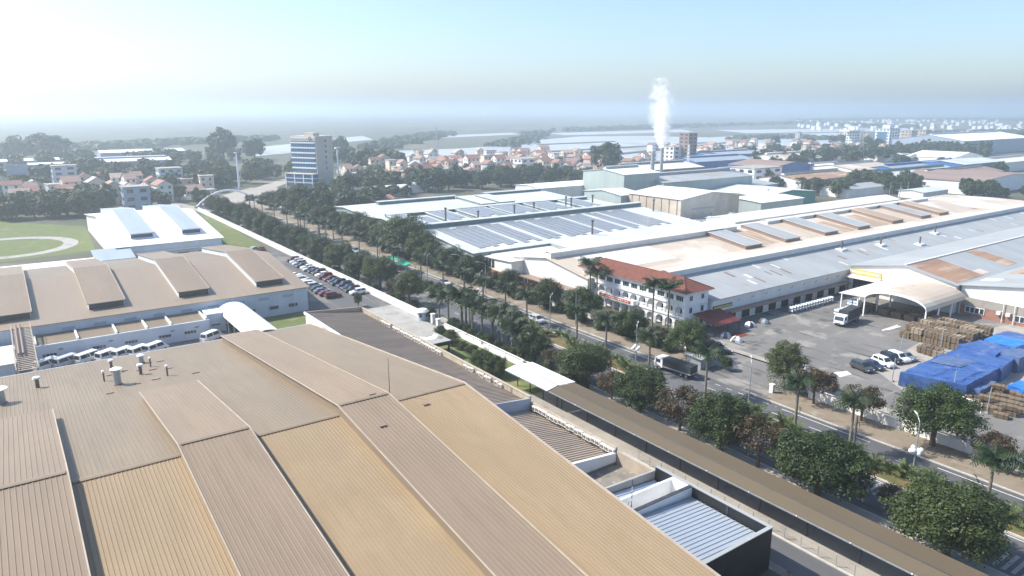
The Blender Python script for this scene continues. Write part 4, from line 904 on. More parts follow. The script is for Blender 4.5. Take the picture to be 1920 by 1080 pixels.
hall('process_deck', 'cluttered process deck with pipes beside the cream shed', 'platform', 232, 262, [(176, 3.2), (205, 3.6)], ['steel'], 'darkmetal')
for i in range(14):
    x, y = R.uniform(226, 262), R.uniform(178, 203); h = R.uniform(1, 2.6); z = 3.4
    t = thing('process_unit', 'small steel process unit on the cluttered deck, %s' % nth(i), 'machine', (x, y, z), 0, 'units on the process deck')
    MB().box(x - R.uniform(.6, 1.6), x + R.uniform(.6, 1.6), y - 1, y + 1, z, z + h).build('casing', R.choice(('steel', 'greenwall', 'darkmetal', 'coolwhite')), t)
    MB().tube([(x, y, z + h), (x, y, z + h + R.uniform(.5, 2))], .2, 6).build('pipe', 'rustpipe', t)
def chimney(p, h, label, r):
    t = thing('chimney', label, 'chimney', (*p, 0), 0, 'factory chimneys')
    MB().tube([(p[0], p[1], 0), (p[0], p[1], h)], [r, r * .8], 14).build('shaft', 'sheetgrey', t)
    for k in range(3): MB().tube([(p[0], p[1], h * (.5 + .22 * k)), (p[0], p[1], h * (.5 + .22 * k) + .4)], r * 1.06, 14).build('band', 'steel', t)
CH = (329, 305)
chimney(CH, 27.5, 'grey factory chimney giving off the white smoke plume', 1.15); chimney((316, 300), 26, 'second grey chimney standing left of the smoking one', 1.35)
# far sheds on the right: near-left corner from the picture, real heights
specs = [
 ('shed', 'pale green-grey shed with dark green gable behind the white factory', (319.69, 224.24), 46, 36, 6.5, 8.5, 'greensheet', 'greendark', 'y', None),
 ('shed', 'weathered grey shed roof left of the dark green gable', (330.65, 260.17), 52, 40, 6.5, 8.5, 'sheetgrey', 'greenwall', 'x', 'sheetgrey'),
 ('shed', 'cream shed with long ridge vent in front of the far tree belt', (547.16, 368.21), 62, 40, 8, 12, 'sheetcream', 'stain', 'x', 'sheetwhite'),
 ('shed', 'blue-walled shed with brown roof among the far sheds', (461.0, 318.28), 52, 40, 9, 12, 'brownsheet', 'bluesheet', 'y', None),
 ('shed', 'blue shed with pale roof just right of the chimneys', (469.74, 396.96), 75, 30, 8, 10.5, 'bluegreysheet', 'bluesheet', 'x', 'bluegreysheet'),
 ('shed', 'second blue shed with pale vent behind the first blue one', (544.76, 445.04), 80, 34, 8, 10, 'bluegreysheet', 'bluesheet', 'x', 'bluegreysheet'),
 ('shed', 'low blue-roofed shed between the blue sheds and white box building', (432.87, 333.36), 60, 26, 6.5, 8.5, 'bluegreysheet', 'bluesheet', 'x', None),
 ('shed', 'small white shed with dark ridge vent among the far sheds', (518.78, 314.17), 40, 26, 6.5, 8.5, 'coolwhite', 'stain', 'x', 'darkmetal'),
 ('shed', 'orange-brown roofed shed with white gable near the dark trees', (400.33, 256.07), 66, 30, 7.5, 10, 'rust', 'stain', 'x', 'darkmetal'),
 ('shed', 'cream-white shed with short dark ridge vent beyond the dark trees', (507.01, 280.49), 60, 42, 7, 10, 'sheetcream', 'stain', 'x', 'darkmetal'),
 ('shed', 'long shed with violet-blue roof edge at the right', (533.83, 261.36), 110, 30, 7, 9.5, 'bluegreysheet', 'bluesheet', 'x', 'bluesheet'),
 ('shed', 'green-gabled shed with pale roof strips at the right', (467.3, 226.63), 92, 36, 7.5, 10.5, 'greensheet', 'greendark', 'x', 'darkmetal'),
 ('shed', 'long brown roofed shed right of the green gable', (504.56, 219.62), 90, 28, 7, 9.5, 'brownsheet', 'stain', 'x', 'darkmetal'),
 ('shed', 'long low white shed in front of the right-hand tree belt', (714.23, 367.5), 110, 24, 6, 8, 'coolwhite', 'stain', 'x', None),
 ('shed', 'bright white gabled shed at the right tree belt', (676.99, 289.57), 58, 40, 9, 13, 'coolwhite', 'coolwhite', 'y', None),
 ('shed', 'dark blue walled shed with pale green roof at the right', (588.02, 243.11), 70, 34, 10, 12, 'greensheet', 'bluesheet', 'x', None),
 ('shed', 'dark grey roofed shed with white wall at the lower right', (473.23, 186.89), 95, 60, 8, 10.5, 'brownsheet', 'coolwhite', 'y', None),
 ('shed', 'large pale hangar with long vent at the upper right edge', (875.39, 365.38), 190, 80, 16, 22, 'coolwhite', 'coolgrey', 'x', 'coolgrey'),
 ('shed', 'white long roof shed at the far right edge', (654.69, 246.39), 90, 30, 8, 10, 'sheetwhite', 'stain', 'x', 'sheetgrey'),
 ('shed', 'long white factory roof on the left plain behind the houses', (66.81, 697.3), 60, 26, 7, 9, 'coolwhite', 'coolgrey', 'x', 'coolwhite'),
 ('shed', 'second white factory roof further out on the left plain', (87.71, 842.46), 80, 30, 7, 9, 'coolwhite', 'coolgrey', 'x', None),
 ('shed', 'low white roof at the left edge of the plain', (-1.48, 787.86), 62, 20, 5, 6.5, 'coolwhite', 'coolgrey', 'x', None),
 ('shed', 'small white roof beside the left-edge roof on the plain', (21.93, 729.31), 30, 14, 5, 6, 'coolwhite', 'coolgrey', 'x', None),
 ('shed', 'low cream roof glimpsed between trees behind the solar factory', (173.66, 384.37), 26, 14, 5, 6.2, 'sheetwhite', 'stain', 'x', None),
 ('shed', 'small low roof with dull red sheeting left of the solar factory', (152.74, 343.29), 16, 12, 4.5, 6, 'tileold', 'brownsheet', 'x', None),
 ('shed', 'tiny white roof between trees above the solar factory', (200.69, 394.91), 16, 10, 5, 6, 'sheetwhite', 'stain', 'x', None),
 ('shed', 'grey low shed behind the third white bay', (398.54, 224.0), 50, 18, 5, 6.5, 'sheetgrey', 'stain', 'x', None),
 ('shed', 'low shed with pale green roof among right-hand trees', (428.5, 196.44), 30, 14, 4, 5, 'greensheet', 'stain', 'x', None),
]
for s in specs: gshed(s[0] if s[0] != 'shed' else 'factory_shed', s[1], s[2][0], s[2][1], *s[3:11])
def block(name, label, p, w, d, h, wall, floors, cols, side=True, roofm='concrete', extra=None, rz=0):
    t = thing(name, label, 'building', (p[0], p[1], 0), rz); OFF[t.name] = (0, 0, 0)
    MB().box(0, w, 0, d, 0, h).build('wall', wall, t); MB().box(-.3, w + .3, -.3, d + .3, h, h + .5).build('parapet', roofm, t)
    fh = h / floors
    for f in range(floors):
        for c in range(cols):
            y = d * (c + .25) / cols; MB().box(-.08, -.01, y, y + d / cols * .5, f * fh + fh * .35, f * fh + fh * .8).build('window', 'glass', t)
            x = w * (c + .25) / cols; MB().box(x, x + w / cols * .5, -.08, -.01, f * fh + fh * .35, f * fh + fh * .8).build('window', 'glass', t)
    return t
b = block('white_block', 'white box building with dark end windows among the far sheds', (402.94, 292.09), 30, 20, 12, 'coolwhite', 3, 3)
b = block('pale_block', 'pale two-storey block with small windows left of the white box', (409.38, 312.81), 26, 16, 7, 'stain', 2, 5)
b = block('white_office', 'white and glass office block rising over the right-hand trees', (1005.82, 516.44), 27, 20, 24, 'coolwhite', 6, 4)
MB().box(8, 20, 5, 15, 24.5, 29).build('roof_tower', 'coolwhite', b); MB().box(-.2, -.09, 4, 17, 5, 20).build('glass_front', 'glassblue', b)
block('beige_block', 'beige block beside the white office at the right tree belt', (1076.86, 521.7), 17, 14, 20, 'sheetcream', 5, 3); block('beige_block', 'second beige block right of the first one', (1127.65, 525.64), 17, 14, 20, 'sheetcream', 5, 3)
b = block('water_tower_building', 'white angular building with wide overhanging top beyond the sheds', (939.8, 528.82), 13, 12, 21, 'coolwhite', 6, 3)
MB().box(-16, 14, -1, 13, 21.5, 23.2).build('overhang', 'coolwhite', b); MB().box(4, 8, 4, 8, 23.2, 27).build('stair_head', 'coolwhite', b)
block('brown_tower', 'slim dark brown tower beyond the blue sheds', (538.66, 466.2), 12, 12, 28, 'brownsheet', 8, 2); block('cream_block', 'cream block left of the slim dark brown tower', (527.44, 474.2), 26, 16, 15, 'stain', 4, 3)
block('grey_block', 'grey tall house in front of the left plain', (27.22, 522.14), 13, 10, 16, 'walle', 5, 2)
block('grey_block', 'grey four-storey house right of the left-hand cluster', (83.61, 504.06), 14, 12, 13, 'walle', 4, 3)
block('blue_glass_block', 'square dark building beside the left-hand houses', (49.49, 402.38), 12, 10, 12, 'coolgrey', 3, 2)
block('white_block', 'white low building right of the far blue sheds', (620.01, 443.89), 26, 18, 9, 'coolwhite', 2, 3)
block('white_block', 'white villa block in the village near the big round tree', (343.47, 468.33), 20, 16, 11, 'coolwhite', 3, 3)
# billboard on the left plain
p = (10.12, 534.34); t = thing('billboard', 'blue-grey billboard on a single post among the left-hand houses', 'billboard', (*p, 0))
MB().tube([(p[0], p[1], 0), (p[0], p[1], 12)], .5, 8).build('post', 'steel', t); MB().box(p[0] - 5.5, p[0] + 5.5, p[1] - .3, p[1] + .3, 11, 17.5).build('panel', 'coolgrey', t); MB().box(p[0] - 5.7, p[0] + 5.7, p[1] - .5, p[1] + .5, 10.6, 10.95).build('ledge', 'steel', t)

# ------------------------------------------------------------------ village houses
WALLC = [(.72, .69, .62, 'off-white'), (.66, .58, .44, 'cream'), (.70, .62, .50, 'buff'), (.55, .47, .40, 'tan'), (.78, .77, .75, 'white'), (.50, .52, .54, 'grey'), (.62, .46, .36, 'pinkish')]
ROOFC = [(.29, .155, .115, 'red tiled'), (.23, .125, .095, 'dark red tiled'), (.34, .23, .19, 'faded red tiled'), (.40, .37, .35, 'grey'), (.34, .22, .17, 'brown'), (.46, .36, .30, 'weathered tin')]
WOBJ = {}
def house(p, w, d, fl, rz, wc, rc, label, group, flat=False):
    t = thing('village_house', label, 'house', (p[0], p[1], 0), rz, group); OFF[t.name] = (0, 0, 0)
    h = fl * 3.3
    key = (round(w), round(d), fl, flat)
    if key not in WOBJ:
        w, d = key[0], key[1]
        wm = MB()
        if flat: wm.box(0, w, 0, d, 0, h)
        else: wm.prism([(0, 0), (d, 0), (d, h), (d / 2, h + d * .27), (0, h)], 0, w, 'x')
        win = []
        for f in range(fl):
            for c in range(max(2, int(w / 3.2))):
                x = w * (c + .3) / max(2, int(w / 3.2)); win.append(MB().box(x, x + 1.2, -.07, .0, f * 3.3 + 1, f * 3.3 + 2.5).mesh('window'))
            for c in range(2):
                y = d * (c + .3) / 2; win.append(MB().box(-.07, .0, y, y + 1.2, f * 3.3 + 1, f * 3.3 + 2.5).mesh('window'))
        rm = MB()
        if flat: rm.box(-.25, w + .25, -.25, d + .25, h, h + .7)
        else:
            slab(rm, -.5, w + .5, -.6, h - .32, d / 2 - .01, h + d * .27 + .12, .18); rm2 = MB(); slab(rm2, -.5, w + .5, d / 2 + .01, h + d * .27 + .12, d + .6, h - .32, .18)
            n = len(rm.v); rm.v += rm2.v; rm.f += [tuple(n + i for i in f) for f in rm2.f]
        wme = wm.mesh('wall'); wme.materials.append(M['plaster']); rme = rm.mesh('roof'); rme.materials.append(M['houseroof'])
        for x in win: x.materials.append(M['glass'])
        WOBJ[key] = (wme, rme, win)
    wme, rme, win = WOBJ[key]
    for nm, me, c in [('wall', wme, wc), ('roof', rme, rc)] + [('window', x, None) for x in win]:
        o = bpy.data.objects.new(nm, me); col.objects.link(o); o.parent = t
        if c: o.color = (c[0], c[1], c[2], 1)
    return t
def village(regions, group, where):
    pts = []
    for (u0, u1, v0, v1, n) in regions:
        k = 0; tries = 0
        while k < n and tries < 400:
            tries += 1
            p = (R.uniform(u0, u1), R.uniform(v0, v1))
            if all((p[0] - q[0]) ** 2 + (p[1] - q[1]) ** 2 > 12 ** 2 for q in pts): pts.append(p); k += 1
    pts.sort(key=lambda p: math.atan2(p[0], p[1]))
    for i, p in enumerate(pts):
        wc, rc = R.choice(WALLC), R.choices(ROOFC, [5, 3, 4, 1.2, 1.5, 1.5])[0]; fl = R.choices((1, 2, 3), (2, 5, 3))[0]; flat = R.random() < .18
        if flat: rc = ROOFC[3]
        lab = '%s %s-storey house, %s roof, %s, %s from left' % (wc[3], ('one', 'two', 'three')[fl - 1], 'flat grey' if flat else rc[3], where, nth(i))
        house(p, R.choice((6, 8, 9, 11)), R.choice((7, 8, 10)), fl, R.choice((0, math.pi / 2)) + R.uniform(-.25, .25), wc, rc, lab, group, flat)
def px_region(c, du, dv, n): return (c[0] - du, c[0] + du, c[1] - dv, c[1] + dv, n)
village([px_region((237.24, 503.92), 40, 45, 9), px_region((250.97, 478.25), 45, 50, 14), px_region((286.13, 491.45), 50, 60, 15), px_region((316.2, 487.78), 50, 60, 15), px_region((346.01, 485.2), 50, 60, 14), px_region((382.65, 485.52), 45, 55, 13), px_region((428.05, 496.54), 45, 50, 9)], 'houses of the red-roofed village', 'in the red-roofed village')
village([px_region((306.44, 615.0), 60, 60, 9), px_region((351.52, 608.32), 70, 70, 12), px_region((397.37, 593.46), 70, 70, 13), px_region((440.48, 571.92), 70, 60, 13), px_region((475.09, 547.24), 50, 50, 7)], 'houses in the back rows of the village', 'in the village back rows')
village([px_region((529.41, 527.47), 40, 50, 5), px_region((666.6, 537.92), 90, 90, 14), px_region((759.35, 564.09), 90, 100, 14), px_region((797.01, 537.23), 90, 90, 15), px_region((837.36, 508.46), 90, 90, 14), px_region((809.23, 460.99), 60, 60, 6)], 'houses behind the far sheds', 'behind the far sheds')
village([px_region((1453.18, 662.75), 150, 150, 9), px_region((1437.65, 609.13), 150, 150, 10), px_region((1380.43, 534.17), 150, 140, 12), px_region((1962.9, 717.4), 250, 220, 8), px_region((1218.47, 649.66), 120, 110, 8)], 'houses beyond the right tree belt', 'beyond the right tree belt')
village([px_region((6.08, 485.71), 25, 22, 7), px_region((26.66, 489.19), 24, 28, 7), px_region((44.88, 482.55), 26, 34, 7), px_region((63.1, 463.21), 26, 32, 7), px_region((82.66, 468.77), 20, 26, 5), px_region((17.34, 575.28), 40, 40, 5)], 'houses on the left plain', 'on the left plain')

# ------------------------------------------------------------------ trees
def leaf_crown(seed, rx, rz, nclump, nleaf, leaf, hollow=.35, low=-.55):
    r = random.Random(seed); mb = MB(); cl = []
    while len(cl) < nclump:
        d = Vector((r.gauss(0, 1), r.gauss(0, 1), r.gauss(0, 1))).normalized()
        if d.z < low: continue
        lump = 1 + .28 * noise.noise(d * 1.7 + Vector((seed * 3.1, 0, 0)))
        f = r.uniform(hollow, 1.0) ** .6 * lump
        cl.append((Vector((d.x * rx * f * .82, d.y * rx * f * .82, d.z * rz * f * .82)), rx * r.uniform(.16, .30)))
    for i in range(nleaf):
        c, cr = cl[i % nclump]
        d = Vector((r.gauss(0, 1), r.gauss(0, 1), r.gauss(0, 1) + .35)).normalized()
        p = c + Vector((d.x, d.y, d.z * .75)) * cr * r.uniform(.55, 1.08)
        nrm = (d + Vector((r.uniform(-.6, .6), r.uniform(-.6, .6), r.uniform(0, .8)))).normalized()
        a = nrm.orthogonal().normalized(); b = nrm.cross(a); t = r.uniform(0, 6.28); a, b = a * math.cos(t) + b * math.sin(t), b * math.cos(t) - a * math.sin(t)
        s = leaf * r.uniform(.6, 1.3); w = s * .55
        mb.v += [tuple(p - a * s * .5), tuple(p + b * w * .5), tuple(p + a * s * .5), tuple(p - b * w * .5)]
        n = len(mb.v) - 4; mb.f.append((n, n + 1, n + 2, n + 3))
    return mb.mesh('crown')
def trunk_mesh(seed, h, rx, rz, r0, nl=6):
    r = random.Random(seed); mb = MB()
    top = h + rz * .2
    pts = [(0, 0, -.2), (r.uniform(-.1, .1), r.uniform(-.1, .1), h * .4), (r.uniform(-.2, .2), r.uniform(-.2, .2), h * .8), (r.uniform(-.3, .3), r.uniform(-.3, .3), top)]
    mb.tube(pts, [r0 * 1.25, r0, r0 * .8, r0 * .45], 8)
    for k in range(nl):
        a = 6.28 * k / nl + r.uniform(-.4, .4); e = rx * r.uniform(.5, .8); z0 = h * r.uniform(.6, .95)
        mb.tube([(0, 0, z0), (math.cos(a) * e * .45, math.sin(a) * e * .45, z0 + rz * .35), (math.cos(a) * e, math.sin(a) * e, h + rz * r.uniform(.1, .75))], [r0 * .5, r0 * .32, r0 * .1], 5)
    return mb.mesh('trunk')
def tree_proto(kind, seed):
    # base size: crown radius 5, crown half height ~3.6, total height about 9
    if kind == 'dense': me, tm, m = leaf_crown(seed, 5, 3.7, 130, 24000, .28, .3, -.75), trunk_mesh(seed, 3.6, 5, 3.7, .3), 'leafa'
    elif kind == 'mid': me, tm, m = leaf_crown(seed, 5, 3.9, 105, 20000, .28, .3, -.7), trunk_mesh(seed, 3.8, 5, 3.9, .28), 'leafb'
    elif kind == 'rusty': me, tm, m = leaf_crown(seed, 5, 3.4, 60, 4200, .45, .45, -.4), trunk_mesh(seed, 3.9, 5, 3.4, .26, 9), 'leafc'
    elif kind == 'tall': me, tm, m = leaf_crown(seed, 5, 6.5, 120, 22000, .3, .3, -.85), trunk_mesh(seed, 4.0, 5, 6.5, .34), 'leafy'
    elif kind == 'far': me, tm, m = leaf_crown(seed, 5, 4.4, 60, 2600, .9, .35, -.85), trunk_mesh(seed, 3.4, 5, 4.4, .3, 3), 'leafa'
    me.materials.append(M[m]); tm.materials.append(M['bark'])
    zc = {'dense': 4.3, 'mid': 4.6, 'rusty': 4.9, 'tall': 6.7, 'far': 4.4}[kind]
    for v in me.vertices: v.co.z += zc
    return me, tm
PROTO = {k: [tree_proto(k, s + 11 * i) for s in range(n)] for i, (k, n) in enumerate((('dense', 4), ('mid', 3), ('rusty', 3), ('tall', 1), ('far', 5)))}
def tree(x, y, r, kind, label, group, zscale=None, z=0.0, name='broadleaf_tree'):
    cm, tm = R.choice(PROTO[kind]); s = r / 5.0
    t = thing(name, label, 'tree', (x, y, z), R.uniform(0, 6.28), group)
    zs = zscale if zscale else s * R.uniform(.92, 1.1)
    for nm, me in (('trunk', tm), ('crown', cm)):
        o = bpy.data.objects.new(nm, me); col.objects.link(o); o.parent = t
    t.scale = (s, s * R.uniform(.92, 1.08), zs)
    return t
# near row between the carport / white wall and the avenue (u ~ 83): (y, radius, kind)
near_row = [(30.0, 7.0, 'dense'), (46.0, 6.6, 'dense'), (55.5, 4.2, 'rusty'), (62.5, 5.2, 'dense'), (70.3, 4.0, 'rusty'), (79.0, 4.7, 'dense'), (86.0, 2.8, 'rusty'), (93.8, 4.9, 'dense'), (101.5, 3.0, 'rusty'), (109.0, 3.9, 'dense')]
for i, (y, r, k) in enumerate(near_row):
    tree(82.6 if r > 6 else 83.0, y, r * (1.0 if r > 6 else 1.14), k, '%s tree between the long carport and the avenue, %s from the bottom' % ({'dense': 'dense dark green', 'rusty': 'thin rust-tinged'}[k], nth(i)), 'trees between carport and avenue', zscale=(1.22 if r > 6 else r / 5 * 1.12))
tree(87.2, 38.5, 2.2, 'rusty', 'small bare brownish tree beside the two biggest near trees', 'trees between carport and avenue')
wr = [(163.5, 4.6, 'mid'), (171.5, 3.2, 'rusty'), (183.5, 5.8, 'dense'), (198.5, 5.0, 'dense'), (213.5, 5.4, 'dense'), (229, 5.2, 'dense'), (240, 4.8, 'mid'), (251, 5.2, 'dense'), (264, 5.0, 'dense'), (278, 5.2, 'dense'), (291, 5.4, 'dense'), (305, 5.4, 'dense'), (320, 5.6, 'mid'), (337, 5.4, 'dense'), (355, 5.6, 'dense'), (372, 5.2, 'dense')]
for i, (y, r, k) in enumerate(wr):
    tree(84.6 - (1.2 if i < 2 else 0), y, r, k, '%s tree outside the white car park wall, %s from the gate' % ({'dense': 'round dark green', 'mid': 'round mid green', 'rusty': 'rust-tinged'}[k], nth(i)), 'trees outside the car park wall', zscale=r / 5 * 1.16)
fr = [(36.2, 3.0, 'rusty'), (44.2, 5.6, 'mid'), (55.5, 3.4, 'rusty'), (64.0, 3.9, 'rusty'), (92.5, 4.6, 'mid'), (101.0, 2.8, 'rusty'), (109.0, 4.1, 'dense'), (116.6, 2.9, 'rusty'), (125.0, 5.0, 'mid'), (139.5, 4.6, 'dense'), (147.5, 3.2, 'rusty'), (155.5, 4.0, 'dense'), (164.5, 3.4, 'rusty'), (174.5, 4.9, 'dense'), (188.0, 5.0, 'dense'), (199, 3.8, 'mid'), (209, 5.6, 'mid'), (222, 8.2, 'mid'), (236, 6.4, 'dense'), (250, 5.6, 'dense'), (264, 5.6, 'mid'), (280, 5.4, 'dense'), (298, 5.6, 'dense'), (316, 5.4, 'mid'), (334, 5.6, 'dense'), (352, 5.4, 'mid'), (372, 5.6, 'dense')]
for i, (y, r, k) in enumerate(fr):
    tree(110.3 if y < 200 else 112, y, r * (1.1 if y < 170 else 1.22), k, '%s tree on the far sandy pavement, %s from the bottom' % ({'dense': 'dark green', 'mid': 'bushy green', 'rusty': 'rust-tinged'}[k], nth(i)), 'trees on the far pavement')
tree(109.2, 29.0, 4.0, 'mid', 'green tree cut by the right edge of the picture', 'trees on the far pavement')
tree(112.0, 71.2, 4.5, 'tall', 'tall yellow-green tree at the yard gate', 'trees on the far pavement', zscale=.74)
tree(*(111.59, 83.87), 1.4, 'dense', 'small clipped tree on the gate apron', 'small yard trees', zscale=.4)
for i, p in enumerate([(71.58, 110.24), (72.73, 107.3)]): tree(p[0], p[1], 3.3 - i * .6, 'mid', ['spreading garden tree behind the stained parapet', 'smaller garden tree nearer the white carport'][i], 'garden trees')
tree(*(150.77, 207.07), 3.4, 'mid', 'lone leafy tree between solar factory and white factory', 'lone trees')
for i, p in enumerate([(75.99, 131.46), (75.81, 127.95), (76.01, 124.74), (78.24, 133.62), (77.67, 137.44), (76.21, 121.63)]):
    tree(p[0], p[1], 1.7, 'mid', 'round garden shrub along the lawn edge, %s from the gate' % nth(i), 'garden shrubs', zscale=.3, z=-.7, name='garden_shrub')
tree(*(71.79, 169.76), 1.2, 'mid', 'thin sapling on the car park island', 'small yard trees', zscale=.45)
tree(*(196.59, 70.38), 1.6, 'rusty', 'scraggly tree growing against the right-hand shed wall', 'small yard trees', zscale=.75)
tree(173.0, 73.0, 1.5, 'dense', 'dark shrub at the mouth of the arched canopy', 'small yard trees', zscale=.3)
# woods further out: every tree its own object, the farthest woods one mass each
def far_wood(pts, n, r0, r1, kind, group, where, jit=9):
    mb = MB(); cr = [[(v.co.copy()) for v in me.vertices] for me, _ in FARMASS]
    for i in range(n):
        f = (i + .5) / n * (len(pts) - 1); k = min(int(f), len(pts) - 2); f -= k
        x = pts[k][0] + (pts[k + 1][0] - pts[k][0]) * f + R.uniform(-jit, jit); y = pts[k][1] + (pts[k + 1][1] - pts[k][1]) * f + R.uniform(-jit, jit)
        sc = R.uniform(r0, r1) / 5; a = R.uniform(0, 6.28); ca, sa = math.cos(a) * sc, math.sin(a) * sc; n0 = len(mb.v); co = R.choice(cr)
        mb.v += [(x + c.x * ca - c.y * sa, y + c.x * sa + c.y * ca, c.z * sc) for c in co]
        mb.f += [(n0 + q, n0 + q + 1, n0 + q + 2, n0 + q + 3) for q in range(0, len(co), 4)]
    o = mb.build('woodland', 'leafa'); tag(o, 'hazy leafy wood ' + where, None, None, 'stuff')
FARMASS = []
for s_ in range(4):
    me_ = leaf_crown(200 + s_, 5, 4.4, 40, 900, 1.35, .35, -.85)
    for v in me_.vertices: v.co.z += 4.3
    FARMASS.append((me_, None))
def belt(pts, n, r0, r1, kind, group, where, jit=9):
    out = []
    for i in range(n):
        f = (i + .5) / n * (len(pts) - 1); k = min(int(f), len(pts) - 2); f -= k
        x = pts[k][0] + (pts[k + 1][0] - pts[k][0]) * f + R.uniform(-jit, jit); y = pts[k][1] + (pts[k + 1][1] - pts[k][1]) * f + R.uniform(-jit, jit)
        out.append((x, y))
    for i, (x, y) in enumerate(out): tree(x, y, R.uniform(r0, r1), kind, 'leafy tree %s, %s along the belt' % (where, nth(i)), group)
belt([(121.94, 357.87), (136.05, 365.41), (139.5, 338.2), (153.18, 342.97)], 16, 5, 7.5, 'far', 'grove beyond the avenue', 'in the grove beyond the avenue')
belt([(135.97, 411.25), (158.79, 407.82), (168.59, 369.82), (184.96, 376.31)], 22, 4, 5.4, 'far', 'grove below the office tower', 'in the grove below the office tower', 12)
belt([(180.32, 435.09), (190.13, 424.29), (194.43, 410.09), (219.01, 399.94), (251.08, 400.39), (285.88, 400.88), (311.95, 386.72), (325.8, 363.74)], 44, 5.5, 8, 'far', 'tree belt behind the solar factory', 'behind the solar factory', 13)
belt([(198.06, 467.94), (223.09, 436.99), (263.81, 434.73), (300.36, 427.86), (324.27, 420.84)], 30, 5, 7, 'far', 'trees along the village edge', 'along the village edge', 12)
belt([(271.62, 334.02), (275.92, 324.29), (288.56, 321.94)], 7, 5, 6.5, 'far', 'trees before the green block', 'in front of the green block', 6)
belt([(-2.14, 412.68), (10.14, 403.93), (23.01, 403.23), (33.63, 409.05), (36.97, 430.9), (18.01, 429.58), (-1.82, 438.98)], 30, 5, 7.5, 'far', 'wood behind the test track', 'behind the test track', 8)
belt([(-1.43, 471.41), (20.32, 469.78), (47.32, 456.31), (70.67, 433.88), (80.16, 413.23)], 18, 4, 6, 'far', 'trees among the left houses', 'among the left-hand houses', 14)
far_wood([(88.85, 485.38), (115.73, 505.11), (137.28, 534.41), (175.7, 558.83), (197.17, 591.34)], 26, 6, 9, 'far', 'wood left of the office tower', 'left of the office tower', 22)
far_wood([(33.09, 633.62), (67.08, 625.27), (108.56, 606.71), (157.99, 645.74)], 20, 6, 9, 'far', 'tree line on the left plain', 'along the left plain', 22)
far_wood([(286.48, 700.72), (292.77, 650.21), (296.47, 605.94), (261.97, 571.59), (257.45, 618.2)], 18, 8, 11, 'far', 'dark wood right of the office tower', 'right of the office tower', 18)
far_wood([(536.76, 375.63), (622.17, 389.84), (695.71, 389.9), (745.85, 373.13), (798.14, 355.63), (852.73, 337.36)], 42, 7, 10, 'far', 'far tree belt on the right', 'in the right-hand far belt', 26)
far_wood([(824.57, 425.26), (874.95, 414.12), (883.81, 383.02), (877.8, 363.66)], 18, 8, 11, 'far', 'wood below the white office', 'below the white office', 26)
belt([(418.15, 289.45), (405.5, 266.94), (403.18, 243.59), (404.64, 232.5)], 10, 5, 7, 'far', 'trees among the sheds', 'among the far sheds', 8)
belt([(432.66, 240.2), (449.39, 235.65), (448.44, 221.76), (459.74, 220.89)], 14, 6, 8.5, 'far', 'dark clump among the sheds', 'in the dark clump among the sheds', 10)
belt([(453.82, 184.58), (472.86, 183.85), (476.43, 168.45)], 9, 4, 6, 'far', 'trees behind the right factory', 'behind the right end of the factory', 8)
belt([(657.47, 332.94), (694.1, 322.37), (658.66, 275.24), (600.08, 214.11)], 12, 5, 7, 'far', 'trees before the long white shed', 'in front of the long white shed', 10)
for i, (p, r) in enumerate(zip([(398.37, 429.18), (38.85, 917.76), (56.39, 926.84), (189.3, 770.02), (214.92, 751.75), (17.56, 912.28), (321.03, 784.35)], (15, 16, 15, 17, 13, 14, 12))):
    tree(p[0], p[1], r, 'far', ['very big round tree left of the chimneys', 'hazy tree mass on the far left plain', 'second hazy tree mass on the left plain', 'tall hazy tree group left of the office tower', 'tall hazy tree beside the office tower', 'hazy tree mass at the left edge', 'hazy tree right of the office tower'][i], 'big lone trees')
far_wood([(244.17, 533.13), (281.45, 531.24), (321.38, 529.22), (357.55, 517.37), (402.56, 514.72), (446.99, 514.77)], 34, 3.5, 6, 'far', 'trees among the village houses', 'among the red-roofed village houses', 22)
far_wood([(646.29, 528.76), (730.96, 542.82), (772.4, 513.27), (813.85, 483.71), (855.88, 481.06)], 34, 4, 7, 'far', 'trees among the far houses', 'among the houses behind the sheds', 40)
far_wood([(1212.48, 601.94), (1306.81, 586.67), (1365.7, 544.67), (1524.75, 547.02)], 30, 6, 9, 'far', 'trees among the right-hand houses', 'among the right-hand far houses', 60)
far_wood([(15.46, 530.53), (38.0, 529.02), (61.74, 527.43), (92.58, 521.62), (114.13, 527.79)], 24, 5, 7.5, 'far', 'trees between left houses', 'between the left-hand houses', 24)
far_wood([(-5.76, 613.29), (19.56, 628.1), (42.2, 579.09), (75.11, 578.75), (104.75, 567.35)], 34, 5, 8, 'far', '', 'behind the left houses', 28)
far_wood([(-5.3, 805.57), (35.52, 808.2), (73.14, 749.64), (136.08, 753.3), (193.9, 747.76)], 34, 6, 9, 'far', '', 'around the white roofs on the left plain', 40)
far_wood([(954.87, 552.77), (1067.61, 568.45), (1193.13, 567.15), (1336.26, 565.67), (1417.24, 507.92)], 40, 6, 9, 'far', '', 'between the far right houses', 70)
